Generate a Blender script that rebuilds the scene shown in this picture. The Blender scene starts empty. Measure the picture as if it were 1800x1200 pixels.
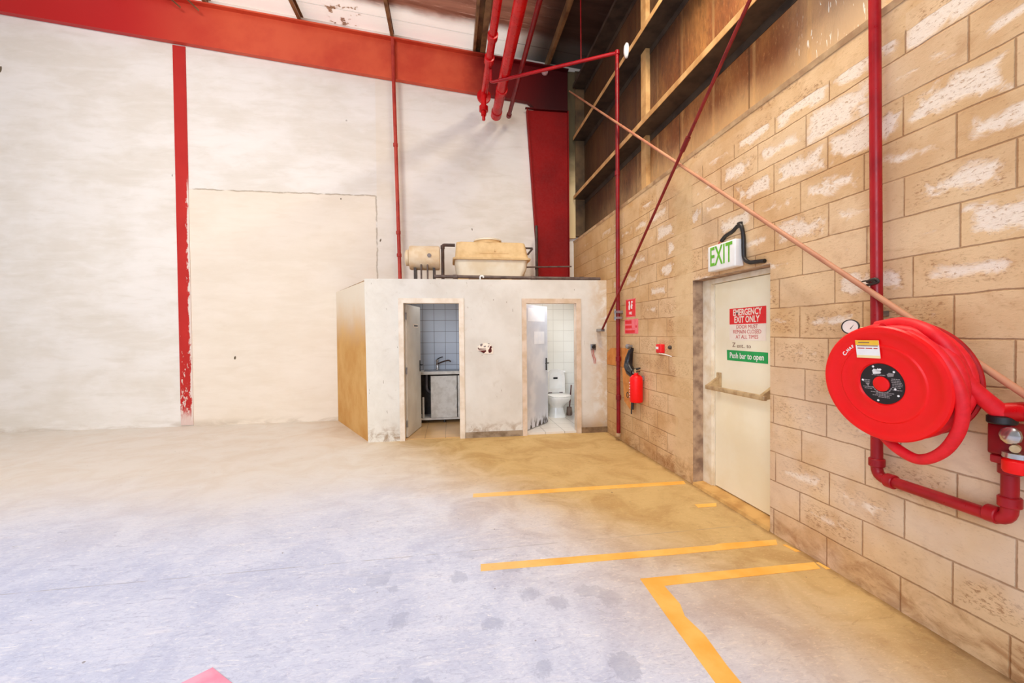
import bpy, bmesh, math, random
from mathutils import Vector, Matrix
random.seed(7)
sc = bpy.context.scene
COL = sc.collection
V = Vector
PI = math.pi
H = 1.5202

# ------------------------------------------------------------------ materials
def srgb(c):
    def f(v):
        v /= 255.0
        return v / 12.92 if v <= .04045 else ((v + .055) / 1.055) ** 2.4
    return (f(c[0]), f(c[1]), f(c[2]), 1.0)

class N:
    """small helper for node graphs"""
    def __init__(s, name):
        s.m = bpy.data.materials.new(name); s.m.use_nodes = True
        s.t = s.m.node_tree; s.n = s.t.nodes; s.l = s.t.links
        s.b = s.n['Principled BSDF']
        g = s.n.new('ShaderNodeNewGeometry'); s.P = g.outputs['Position']; s.NRM = g.outputs['Normal']
    def put(s, sock, v):
        if isinstance(v, bpy.types.NodeSocket): s.l.new(v, sock)
        elif v is not None:
            try: sock.default_value = v
            except Exception: sock.default_value = v[:3] if hasattr(v, '__len__') else (v, v, v)
    def math(s, op, a, b=None, c=None, clamp=False):
        n = s.n.new('ShaderNodeMath'); n.operation = op; n.use_clamp = clamp
        s.put(n.inputs[0], a)
        if b is not None: s.put(n.inputs[1], b)
        if c is not None: s.put(n.inputs[2], c)
        return n.outputs[0]
    def sep(s, v=None):
        n = s.n.new('ShaderNodeSeparateXYZ'); s.l.new(v or s.P, n.inputs[0]); return n.outputs
    def comb(s, x, y, z):
        n = s.n.new('ShaderNodeCombineXYZ')
        for k, q in enumerate((x, y, z)): s.put(n.inputs[k], q)
        return n.outputs[0]
    def noise(s, scale, detail=4, rough=.55, vec=None, stretch=None, dist=0):
        v = vec or s.P
        if stretch:
            mp = s.n.new('ShaderNodeMapping'); s.l.new(v, mp.inputs[0]); mp.inputs['Scale'].default_value = stretch; v = mp.outputs[0]
        n = s.n.new('ShaderNodeTexNoise'); s.l.new(v, n.inputs['Vector'])
        n.inputs['Scale'].default_value = scale; n.inputs['Detail'].default_value = detail
        n.inputs['Roughness'].default_value = rough; n.inputs['Distortion'].default_value = dist
        return n.outputs['Fac']
    def white(s, vec):
        n = s.n.new('ShaderNodeTexWhiteNoise'); s.l.new(vec, n.inputs['Vector']); return n.outputs['Value']
    def ramp(s, v, lo, hi):
        n = s.n.new('ShaderNodeMapRange'); n.interpolation_type = 'SMOOTHSTEP'
        s.put(n.inputs['Value'], v); n.inputs['From Min'].default_value = lo; n.inputs['From Max'].default_value = hi
        return n.outputs[0]
    def lin(s, v, lo, hi, a=0., b=1.):
        n = s.n.new('ShaderNodeMapRange')
        s.put(n.inputs['Value'], v); n.inputs[1].default_value = lo; n.inputs[2].default_value = hi
        n.inputs[3].default_value = a; n.inputs[4].default_value = b
        return n.outputs[0]
    def mix(s, f, a, b, mode='MIX'):
        n = s.n.new('ShaderNodeMix'); n.data_type = 'RGBA'; n.blend_type = mode
        s.put(n.inputs[0], f); s.put(n.inputs[6], a); s.put(n.inputs[7], b); return n.outputs[2]
    def bump(s, h, strength=.3, dist=.01):
        n = s.n.new('ShaderNodeBump'); n.inputs['Strength'].default_value = strength; n.inputs['Distance'].default_value = dist
        s.l.new(h, n.inputs['Height']); s.l.new(n.outputs[0], s.b.inputs['Normal'])
    def set(s, col=None, rough=None, metal=None, spec=None):
        if col is not None: s.put(s.b.inputs['Base Color'], col)
        if rough is not None: s.put(s.b.inputs['Roughness'], rough)
        if metal is not None: s.put(s.b.inputs['Metallic'], metal)
        if spec is not None: s.put(s.b.inputs['Specular IOR Level'], spec)
        return s.m

def pm(name, c, c2=None, rough=.5, metal=0., scale=12., bump=0., spec=None, lo=.35, hi=.7):
    """painted / plain surface with procedural mottling"""
    g = N(name); a = srgb(c); b = srgb(c2) if c2 else tuple(x * .82 for x in a[:3]) + (1,)
    f = g.ramp(g.noise(scale, 5), lo, hi)
    g.set(g.mix(f, a, b), rough, metal, spec)
    if bump: g.bump(g.noise(scale * 6, 3), bump, .004)
    return g.m

def mat_blocks():
    g = N('concrete_block'); s = g.sep(); Y, Z = s[1], s[2]
    hh, L = .2145, .455
    wob = g.math('MULTIPLY', g.math('SUBTRACT', g.noise(3.5, 2), .5), .02)
    v = g.math('DIVIDE', g.math('ADD', g.math('SUBTRACT', Z, .19 - 10 * hh), wob), hh)
    row = g.math('FLOOR', v); fv = g.math('FRACT', v)
    rr = g.white(g.comb(row, 3.3, 7.1))
    odd = g.math('MULTIPLY', g.math('MODULO', row, 2.), .5)
    u = g.math('ADD', g.math('ADD', g.math('DIVIDE', g.math('SUBTRACT', Y, 2.185), L), odd), g.math('MULTIPLY', rr, .16))
    u = g.math('ADD', u, 20.)
    col = g.math('FLOOR', u); fu = g.math('FRACT', u)
    rnd = g.white(g.comb(col, row, 1.7)); rnd2 = g.white(g.comb(col, row, 9.2))
    dx = g.math('MULTIPLY', g.math('MINIMUM', fu, g.math('SUBTRACT', 1., fu)), L)
    dz = g.math('MULTIPLY', g.math('MINIMUM', fv, g.math('SUBTRACT', 1., fv)), hh)
    d = g.math('MINIMUM', dx, dz)
    n1 = g.noise(8, 6, .62, dist=.7, stretch=(1, .7, 1.2)); n2 = g.noise(45, 4, .65); n3 = g.noise(2.2, 4); n4 = g.noise(60, 6, .75, stretch=(1, .55, 1.4), dist=.5)
    dl = g.math('ADD', d, g.math('MULTIPLY', g.math('SUBTRACT', n2, .5), .006))
    line = g.math('SUBTRACT', 1., g.ramp(dl, .0012, .0065))
    # broken up lines where plaster is smeared over the joints
    smear = g.ramp(g.noise(3.1, 4, .6), .52, .66)
    jamb = g.math('MULTIPLY', g.ramp(Y, 3.9, 3.97), g.math('SUBTRACT', 1., g.ramp(g.math('ADD', Y, g.math('MULTIPLY', n1, .3)), 4.38, 4.5)))
    top = g.ramp(Z, 3.09, 3.11)
    cover = g.math('MAXIMUM', g.math('MAXIMUM', g.math('MULTIPLY', smear, .45), g.math('MULTIPLY', jamb, .92)), top)
    line = g.math('MULTIPLY', line, g.math('SUBTRACT', 1., cover))
    hb = g.lin(Z, 1.1, 2.5, -.085, -.004)
    near = g.lin(Y, 2.2, 5.0, -.004, -.045)
    t = g.math('SUBTRACT', g.math('ADD', d, g.math('ADD', g.math('MULTIPLY', g.math('SUBTRACT', n1, .5), .20), g.math('MULTIPLY', g.math('SUBTRACT', n4, .5), .05))), .052)
    t = g.math('ADD', g.math('ADD', t, hb), near)
    t = g.math('ADD', t, g.math('MULTIPLY', g.math('SUBTRACT', rnd, .5), .10))
    t = g.math('SUBTRACT', t, g.math('MULTIPLY', cover, .12))
    patch = g.ramp(t, -.022, .026)
    base = g.mix(g.ramp(n3, .35, .65), srgb((228, 192, 146)), srgb((206, 162, 112)))
    base = g.mix(g.math('MULTIPLY', rnd2, .4), base, srgb((232, 205, 172)))
    base = g.mix(g.math('MULTIPLY', g.ramp(n1, .5, .75), .45), base, srgb((182, 134, 90)))
    base = g.mix(g.math('MULTIPLY', g.ramp(n4, .55, .68), .45), base, srgb((162, 112, 70)))
    pit2 = g.math('MULTIPLY', g.math('MULTIPLY', g.ramp(n4, .50, .60), g.ramp(rnd, .45, .6)), g.ramp(g.math('ADD', d, g.math('MULTIPLY', g.math('SUBTRACT', n1, .5), .16)), .02, .06))
    base = g.mix(g.math('MULTIPLY', pit2, .6), base, srgb((150, 100, 62)))
    # pale rubbed zone low on the near part
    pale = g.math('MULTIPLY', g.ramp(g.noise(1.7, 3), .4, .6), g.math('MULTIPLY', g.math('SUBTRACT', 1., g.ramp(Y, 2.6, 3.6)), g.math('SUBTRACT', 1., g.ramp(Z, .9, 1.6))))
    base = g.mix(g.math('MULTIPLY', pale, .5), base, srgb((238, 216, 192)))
    pits = g.ramp(n4, .54, .62)
    pc = g.mix(g.math('MULTIPLY', pits, .75), g.mix(n2, srgb((250, 240, 228)), srgb((240, 220, 196))), srgb((186, 146, 106)))
    c = g.mix(g.math('MULTIPLY', patch, .82), base, pc)
    c = g.mix(g.math('MULTIPLY', jamb, .55), c, g.mix(n1, srgb((238, 212, 165)), srgb((200, 160, 112))))
    c = g.mix(g.math('MULTIPLY', line, .6), c, srgb((132, 82, 46)))
    foot = g.math('MULTIPLY', g.math('SUBTRACT', 1., g.ramp(Z, .02, .3)), g.ramp(n1, .35, .65))
    c = g.mix(g.math('MULTIPLY', foot, .6), c, srgb((150, 98, 50)))
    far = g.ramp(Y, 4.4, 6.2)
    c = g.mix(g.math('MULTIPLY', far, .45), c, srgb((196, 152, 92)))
    g.set(c, .93, 0, .2)
    hgt = g.math('SUBTRACT', g.math('ADD', g.math('MULTIPLY', n4, .5), g.math('MULTIPLY', patch, -.35)), g.math('MULTIPLY', line, 1.3))
    g.bump(hgt, .55, .008)
    return g.m

def mat_backwall():
    g = N('skim_plaster'); s = g.sep(); X, Z = s[0], s[2]
    a = g.noise(.9, 5, .6, stretch=(1, 1, 1.7)); b = g.noise(3.5, 6, .65, stretch=(.5, 1, 2.2), dist=.5); d = g.noise(30, 3)
    c = g.mix(g.ramp(a, .38, .66), srgb((242, 236, 228)), srgb((232, 224, 212)))
    c = g.mix(g.math('MULTIPLY', g.ramp(b, .5, .7), .35), c, srgb((220, 211, 196)))
    c = g.mix(g.math('MULTIPLY', g.ramp(b, .52, .3), .35), c, srgb((250, 244, 238)))
    # square patch with a crack round it
    wob = g.math('MULTIPLY', g.math('SUBTRACT', g.noise(6, 3), .5), .05)
    xx = g.math('ADD', X, wob); zz = g.math('ADD', Z, wob)
    inx = g.math('MULTIPLY', g.ramp(xx, -4.36, -4.34), g.math('SUBTRACT', 1., g.ramp(xx, -1.29, -1.27)))
    inp = g.math('MULTIPLY', inx, g.math('SUBTRACT', 1., g.ramp(zz, 4.03, 4.05)))
    c = g.mix(g.math('MULTIPLY', inp, .55), c, g.mix(b, srgb((246, 230, 206)), srgb((238, 218, 192))))
    ltop = g.math('MULTIPLY', inx, g.math('SUBTRACT', 1., g.ramp(g.math('ABSOLUTE', g.math('SUBTRACT', zz, 4.04)), .006, .016)))
    lr = g.math('MULTIPLY', g.math('SUBTRACT', 1., g.ramp(g.math('ABSOLUTE', g.math('SUBTRACT', xx, -1.275)), .006, .018)), g.math('SUBTRACT', 1., g.ramp(zz, 4.03, 4.05)))
    crack = g.math('MULTIPLY', g.math('MAXIMUM', ltop, lr), g.ramp(g.noise(5, 4), .33, .5))
    c = g.mix(g.math('MULTIPLY', crack, .6), c, srgb((150, 128, 98)))
    strip = g.math('MULTIPLY', g.ramp(X, -1.27, -1.26), g.math('SUBTRACT', 1., g.ramp(X, -.9, -.6)))
    c = g.mix(g.math('MULTIPLY', strip, .25), c, srgb((232, 214, 184)))
    low = g.math('MULTIPLY', g.math('SUBTRACT', 1., g.ramp(Z, .0, .14)), g.ramp(b, .42, .6))
    c = g.mix(g.math('MULTIPLY', low, .5), c, srgb((190, 172, 150)))
    # a few dark nicks
    nick = g.ramp(g.noise(5.5, 1, .3, stretch=(1.4, 1, .7)), .79, .81)
    c = g.mix(nick, c, srgb((110, 95, 75)))
    g.set(c, .9, 0, .2)
    g.bump(g.math('ADD', g.math('MULTIPLY', b, .7), g.math('MULTIPLY', d, .3)), .12, .01)
    return g.m

def mat_floor():
    g = N('dusty_concrete'); s = g.sep(); X, Y = s[0], s[1]
    big = g.noise(.55, 4, .55); mid = g.noise(2.2, 6, .62, dist=.8); fine = g.noise(14, 6, .7, stretch=(1.2, .7, 1)); streak = g.noise(3.2, 6, .7, stretch=(.45, 2.4, 1), dist=1.6)
    conc = g.mix(g.ramp(mid, .36, .66), srgb((218, 224, 242)), srgb((200, 207, 230)))  # blue tint also carries the cool cast of the daylight
    conc = g.mix(g.math('MULTIPLY', g.ramp(streak, .52, .72), .5), conc, srgb((240, 240, 248)))
    conc = g.mix(g.math('MULTIPLY', g.ramp(fine, .56, .75), .45), conc, srgb((186, 190, 214)))
    conc = g.mix(g.math('MULTIPLY', g.ramp(g.noise(5, 5, .7, dist=1.2), .62, .7), .35), conc, srgb((160, 168, 188)))
    grit = g.noise(38, 8, .75, stretch=(.55, 1.3, 1), dist=1.5); scuff = g.noise(9, 8, .78, stretch=(.5, 1.7, 1), dist=2.2)
    conc = g.mix(g.math('MULTIPLY', g.ramp(grit, .5, .66), .55), conc, srgb((176, 182, 206)))
    conc = g.mix(g.math('MULTIPLY', g.ramp(grit, .47, .36), .5), conc, srgb((248, 248, 252)))
    conc = g.mix(g.math('MULTIPLY', g.ramp(scuff, .56, .64), .55), conc, srgb((166, 172, 198)))
    conc = g.mix(g.math('MULTIPLY', g.ramp(scuff, .40, .33), .8), conc, srgb((252, 252, 254)))
    # round darker trodden marks in the middle
    vo = g.n.new('ShaderNodeTexVoronoi'); vo.inputs['Scale'].default_value = 3.4; g.l.new(g.P, vo.inputs['Vector'])
    spot = g.math('SUBTRACT', 1., g.ramp(g.math('ADD', vo.outputs['Distance'], g.math('MULTIPLY', g.math('SUBTRACT', fine, .5), .55)), .22, .29))
    area = g.math('MULTIPLY', g.math('MULTIPLY', g.ramp(X, -.8, -.3), g.math('SUBTRACT', 1., g.ramp(X, .85, 1.2))), g.math('MULTIPLY', g.ramp(Y, 1.2, 1.5), g.math('SUBTRACT', 1., g.ramp(Y, 2.7, 3.2))))
    conc = g.mix(g.math('MULTIPLY', g.math('MULTIPLY', spot, area), .45), conc, srgb((158, 166, 192)))
    warm = g.mix(g.ramp(mid, .35, .7), srgb((232, 226, 216)), srgb((226, 216, 202)))
    sand_and_warm_light = g.mix(g.ramp(mid, .38, .68), srgb((208, 174, 112)), srgb((188, 150, 90)))
    sand_and_warm_light = g.mix(g.math('MULTIPLY', g.ramp(fine, .55, .75), .4), sand_and_warm_light, srgb((160, 124, 78)))
    # dust plus painted warm light: towards the back, block wall and small rooms
    wq = g.math('ADD', Y, g.math('MULTIPLY', g.math('SUBTRACT', big, .5), 1.6))
    warm = g.mix(g.math('MULTIPLY', g.ramp(scuff, .57, .66), .35), warm, srgb((196, 182, 166)))
    sand_and_warm_light = g.mix(g.math('MULTIPLY', g.ramp(scuff, .56, .66), .35), sand_and_warm_light, srgb((158, 116, 66)))
    sand_and_warm_light = g.mix(g.math('MULTIPLY', g.ramp(grit, .46, .36), .4), sand_and_warm_light, srgb((232, 196, 136)))
    c = g.mix(g.ramp(wq, 2.9, 5.4), conc, warm)
    e = g.math('ADD', g.math('ADD', X, g.math('MULTIPLY', g.math('SUBTRACT', Y, 2.6), .55)), g.math('MULTIPLY', g.math('SUBTRACT', big, .5), .9))
    e = g.math('ADD', e, g.math('MULTIPLY', g.math('SUBTRACT', mid, .5), .5))
    c = g.mix(g.math('MULTIPLY', g.ramp(e, .1, 2.0), .97), c, sand_and_warm_light)
    # saw-cut joint across the slab
    j = g.math('ABSOLUTE', g.math('SUBTRACT', g.math('ADD', Y, g.math('MULTIPLY', X, -.02)), 2.98))
    joint = g.math('MULTIPLY', g.math('SUBTRACT', 1., g.ramp(j, .002, .008)), g.ramp(g.noise(4, 3), .4, .55))
    c = g.mix(g.math('MULTIPLY', joint, .35), c, srgb((136, 128, 124)))
    edge = g.math('MULTIPLY', g.ramp(g.math('ADD', X, g.math('MULTIPLY', g.math('SUBTRACT', fine, .5), .12)), 2.33, 2.41), .65)
    c = g.mix(edge, c, srgb((120, 80, 40)))
    speck = g.ramp(g.noise(26, 1, .3), .80, .83)
    c = g.mix(g.math('MULTIPLY', speck, .6), c, srgb((100, 84, 66)))
    g.set(c, g.lin(mid, .3, .7, .62, .85), 0, .25)
    g.bump(g.math('ADD', g.math('MULTIPLY', grit, .6), scuff), .3, .006)
    return g.m

def mat_booth():
    g = N('booth_plaster'); s = g.sep(); X, Z = s[0], s[2]
    a = g.noise(1.6, 5, .6); b = g.noise(7, 6, .68, dist=.6)
    c = g.mix(g.ramp(a, .36, .66), srgb((226, 222, 214)), srgb((214, 208, 198)))
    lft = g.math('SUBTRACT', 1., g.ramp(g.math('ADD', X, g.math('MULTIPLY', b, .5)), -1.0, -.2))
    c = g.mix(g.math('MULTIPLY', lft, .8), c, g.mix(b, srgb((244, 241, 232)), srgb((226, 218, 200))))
    c = g.mix(g.math('MULTIPLY', g.ramp(b, .58, .74), .3), c, srgb((196, 186, 170)))
    c = g.mix(g.math('MULTIPLY', g.ramp(g.noise(11, 2, stretch=(2.2, 1, .7)), .70, .74), .6), c, srgb((140, 122, 100)))
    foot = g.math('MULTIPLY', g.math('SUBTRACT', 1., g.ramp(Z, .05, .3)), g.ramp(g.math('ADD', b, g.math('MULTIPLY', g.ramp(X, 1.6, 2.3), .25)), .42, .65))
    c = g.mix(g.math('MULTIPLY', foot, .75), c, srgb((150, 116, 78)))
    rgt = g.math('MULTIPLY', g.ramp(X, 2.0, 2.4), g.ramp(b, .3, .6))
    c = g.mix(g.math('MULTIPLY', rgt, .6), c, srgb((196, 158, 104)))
    g.set(c, .92, 0, .2); g.bump(b, .16, .008); return g.m

def mat_tiles(name, c1, c2, jc, size=.2, hor=.3):
    g = N(name); s = g.sep()
    def near(v, sz):
        f = g.math('FRACT', g.math('DIVIDE', v, sz)); return g.math('MULTIPLY', g.math('MINIMUM', f, g.math('SUBTRACT', 1., f)), sz)
    nz = g.n.new('ShaderNodeSeparateXYZ'); g.l.new(g.NRM, nz.inputs[0])
    ax = g.math('GREATER_THAN', g.math('ABSOLUTE', nz.outputs[0]), .5); az = g.math('GREATER_THAN', g.math('ABSOLUTE', nz.outputs[2]), .5)
    dxx = g.math('ADD', near(g.math('ADD', s[0], .07), size), ax); dyy = near(g.math('ADD', s[1], .03), size)
    dyy = g.math('ADD', dyy, g.math('SUBTRACT', 1., g.math('MAXIMUM', ax, az)))
    dzz = g.math('ADD', near(g.math('ADD', s[2], .02), size), az)
    d = g.math('MINIMUM', g.math('MINIMUM', dxx, dyy), dzz)
    line = g.math('SUBTRACT', 1., g.ramp(d, .002, .005))
    c = g.mix(g.noise(3, 4), srgb(c1), srgb(c2)); c = g.mix(line, c, srgb(jc))
    g.set(c, .3, 0, .5); g.bump(g.math('SUBTRACT', 1., line), .2, .003); return g.m

def mat_foil(name='foil_insulation'):
    g = N(name); s = g.sep(); Y, Z = s[1], s[2]
    a = g.noise(1.3, 5, .6, stretch=(1, 1.6, .7)); b = g.noise(10, 5, .7, stretch=(1, 1.4, .5), dist=1.)
    c = g.mix(g.ramp(a, .38, .62), srgb((196, 132, 70)), srgb((150, 88, 46)))
    c = g.mix(g.math('MULTIPLY', g.ramp(b, .5, .75), .5), c, srgb((110, 68, 40)))
    gr = g.noise(42, 6, .75, stretch=(1, 1.3, .45)); c = g.mix(g.math('MULTIPLY', g.ramp(gr, .54, .66), .4), c, srgb((104, 62, 34))); c = g.mix(g.math('MULTIPLY', g.ramp(gr, .44, .34), .35), c, srgb((232, 182, 118)))
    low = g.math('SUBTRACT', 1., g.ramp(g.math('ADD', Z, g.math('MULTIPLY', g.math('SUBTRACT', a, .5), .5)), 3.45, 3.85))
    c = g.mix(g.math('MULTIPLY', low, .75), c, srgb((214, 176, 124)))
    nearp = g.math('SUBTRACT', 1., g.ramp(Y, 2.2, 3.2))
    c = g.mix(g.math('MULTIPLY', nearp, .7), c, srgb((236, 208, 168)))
    f = g.math('FRACT', g.math('DIVIDE', Y, 1.13)); seam = g.math('MULTIPLY', g.math('MINIMUM', f, g.math('SUBTRACT', 1., f)), 1.13)
    sl = g.math('SUBTRACT', 1., g.ramp(seam, .006, .014))
    c = g.mix(g.math('MULTIPLY', sl, .6), c, srgb((90, 58, 34)))
    f2 = g.math('FRACT', g.math('DIVIDE', g.math('ADD', Y, .06), .565)); sm2 = g.math('MULTIPLY', g.math('MINIMUM', f2, g.math('SUBTRACT', 1., f2)), .565)
    c = g.mix(g.math('MULTIPLY', g.math('SUBTRACT', 1., g.ramp(sm2, .006, .03)), .35), c, srgb((236, 186, 120)))
    corner_shade = g.ramp(g.math('ADD', g.math('ADD', g.math('MULTIPLY', g.math('SUBTRACT', Y, 2.6), .25), g.math('MULTIPLY', g.math('SUBTRACT', Z, 3.7), .42)), g.math('MULTIPLY', g.math('SUBTRACT', b, .5), .6)), .25, 1.25)
    c = g.mix(g.math('MULTIPLY', corner_shade, .88), c, srgb((46, 30, 20)))  # shade of the upper far corner put into the foil colour
    # white glints painted onto the shiny foil, low on the near end
    fl = g.ramp(g.noise(24, 2, .4, stretch=(1, 2.6, .5), dist=.5), .66, .69)
    fm = g.math('MULTIPLY', g.math('MULTIPLY', fl, g.math('SUBTRACT', 1., g.ramp(Y, 2.75, 2.95))), g.math('SUBTRACT', 1., g.ramp(Z, 4.05, 4.2)))
    c = g.mix(fm, c, srgb((255, 250, 232)))
    g.set(c, .5, 0, .4); g.bump(b, .4, .02); return g.m

def mat_roof():
    g = N('roof_lining'); s = g.sep(); X, Y = s[0], s[1]
    a = g.noise(2.2, 5, .6, stretch=(.35, 2.5, 1), dist=.6); b = g.noise(6, 5, .7, stretch=(.25, 3, 1))
    br = g.mix(g.ramp(a, .35, .65), srgb((196, 142, 116)), srgb((150, 98, 76)))
    br = g.mix(g.math('MULTIPLY', g.ramp(b, .58, .66), .7), br, srgb((236, 196, 172)))  # pale streaks are glints painted into the lining
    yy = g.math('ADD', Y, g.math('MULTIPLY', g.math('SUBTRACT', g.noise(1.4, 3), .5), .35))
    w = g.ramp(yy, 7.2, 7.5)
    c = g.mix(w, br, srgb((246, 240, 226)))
    f = g.math('ABSOLUTE', g.math('SUBTRACT', Y, 7.62)); c = g.mix(g.math('MULTIPLY', g.math('SUBTRACT', 1., g.ramp(f, .004, .012)), .7), c, srgb((90, 84, 76)))
    st = g.math('MULTIPLY', g.ramp(g.noise(7, 4, .6), .56, .62), g.math('MULTIPLY', g.ramp(X, -2.05, -1.95), g.math('SUBTRACT', 1., g.ramp(X, -1.5, -1.4))))
    c = g.mix(g.math('MULTIPLY', st, .7), c, srgb((170, 130, 70)))
    g.put(g.b.inputs['Emission Color'], srgb((246, 244, 236))); g.put(g.b.inputs['Emission Strength'], g.math('MULTIPLY', g.math('MULTIPLY', w, .55), g.math('MULTIPLY', g.math('SUBTRACT', 1., st), g.math('SUBTRACT', 1., g.ramp(X, .9, 1.5)))))  # glow added to brighten the pale strip beside the far wall
    dk = g.ramp(X, 1.15, 1.8); c = g.mix(g.math('MULTIPLY', dk, .92), c, srgb((40, 26, 20)))  # shade of the right-hand roof corner painted into the colour
    g.set(c, .55, 0, .4); g.bump(b, .35, .02); return g.m

def mat_red_steel(name, c, c2, scale=1.2, rough=.5):
    g = N(name); a = g.noise(scale, 5, .6); b = g.noise(30, 3)
    k = g.mix(g.ramp(a, .35, .68), srgb(c), srgb(c2))
    g.set(k, g.lin(b, .3, .7, rough - .08, rough + .1), 0, .35); g.bump(b, .05, .002); return g.m

def mat_rafter():
    g = N('rafter_paint'); X = g.sep()[0]; a = g.noise(1.3, 5, .6)
    k = g.mix(g.ramp(a, .35, .68), srgb((224, 94, 60)), srgb((206, 70, 46)))
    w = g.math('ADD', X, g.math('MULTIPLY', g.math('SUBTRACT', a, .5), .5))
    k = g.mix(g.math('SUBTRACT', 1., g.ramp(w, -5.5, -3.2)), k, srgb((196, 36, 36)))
    k = g.mix(g.ramp(w, .2, .85), k, srgb((112, 2, 8))); k = g.mix(g.ramp(w, 1.0, 2.1), k, srgb((62, 4, 10)))  # shade over the right end painted as darker reds
    g.set(k, .5, 0, .3); return g.m

def mat_side():
    g = N('ochre_plaster'); Z = g.sep()[2]; a = g.noise(1.5, 5, .6)
    k = g.mix(g.ramp(a, .3, .7), srgb((222, 176, 110)), srgb((204, 148, 78)))
    z2 = g.math('ADD', Z, g.math('MULTIPLY', g.math('SUBTRACT', a, .5), .7))
    k = g.mix(g.ramp(z2, 1.3, 2.2), k, srgb((240, 226, 204))); g.set(k, .9, 0, .2); return g.m

def mat_stripe():
    g = N('peeling_red_paint'); s = g.sep(); Z = s[2]
    b = g.noise(22, 5, .7, stretch=(1, 1, .35)); e = g.noise(60, 3, stretch=(1, 1, .5))
    red = g.mix(g.noise(2, 3), srgb((206, 52, 44)), srgb((178, 36, 34)))
    lim = g.lin(Z, 0.1, 2.4, .50, .68)
    peel = g.ramp(g.math('SUBTRACT', g.math('ADD', g.math('MULTIPLY', b, .8), g.math('MULTIPLY', e, .2)), lim), .0, .05)
    peel = g.math('MULTIPLY', peel, g.math('SUBTRACT', 1., g.ramp(Z, 2.2, 2.9)))
    edge = g.math('MULTIPLY', g.ramp(g.math('ADD', s[0], g.math('MULTIPLY', g.math('SUBTRACT', b, .5), .16)), -4.39, -4.37), g.math('SUBTRACT', 1., g.ramp(Z, 3.9, 4.3)))
    low = g.math('SUBTRACT', 1., g.ramp(g.math('ADD', Z, g.math('MULTIPLY', b, .5)), .35, .55))
    m = g.math('MAXIMUM', g.math('MAXIMUM', g.math('MULTIPLY', peel, .9), edge), g.math('MULTIPLY', low, .85))
    c = g.mix(m, red, srgb((232, 214, 202))); g.set(c, .7, 0, .25); return g.m

def mat_line():
    g = N('line_paint'); a = g.noise(3, 5, .6); b = g.noise(30, 5, .7)
    c = g.mix(g.ramp(a, .35, .65), srgb((252, 196, 104)), srgb((244, 176, 76)))
    s = g.sep(); c = g.mix(g.math('MULTIPLY', g.math('SUBTRACT', 1., g.ramp(s[0], .15, .9)), .5), c, srgb((252, 216, 160)))
    c = g.mix(g.math('MULTIPLY', g.ramp(b, .6, .75), .5), c, srgb((206, 160, 98))); g.set(c, .8, 0, .2); return g.m

def mat_leaf_damaged():
    g = N('door_paint_damaged'); s = g.sep(); Z = s[2]
    b = g.noise(16, 4, .6, stretch=(1, 1, .35)); a = g.noise(2, 3)
    c = g.mix(g.ramp(a, .4, .6), srgb((226, 228, 236)), srgb((206, 210, 222)))
    dm = g.math('MULTIPLY', g.math('SUBTRACT', 1., g.ramp(Z, .06, .24)), g.ramp(b, .5, .56))
    c = g.mix(dm, c, srgb((60, 44, 34))); g.set(c, .45); return g.m

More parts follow.
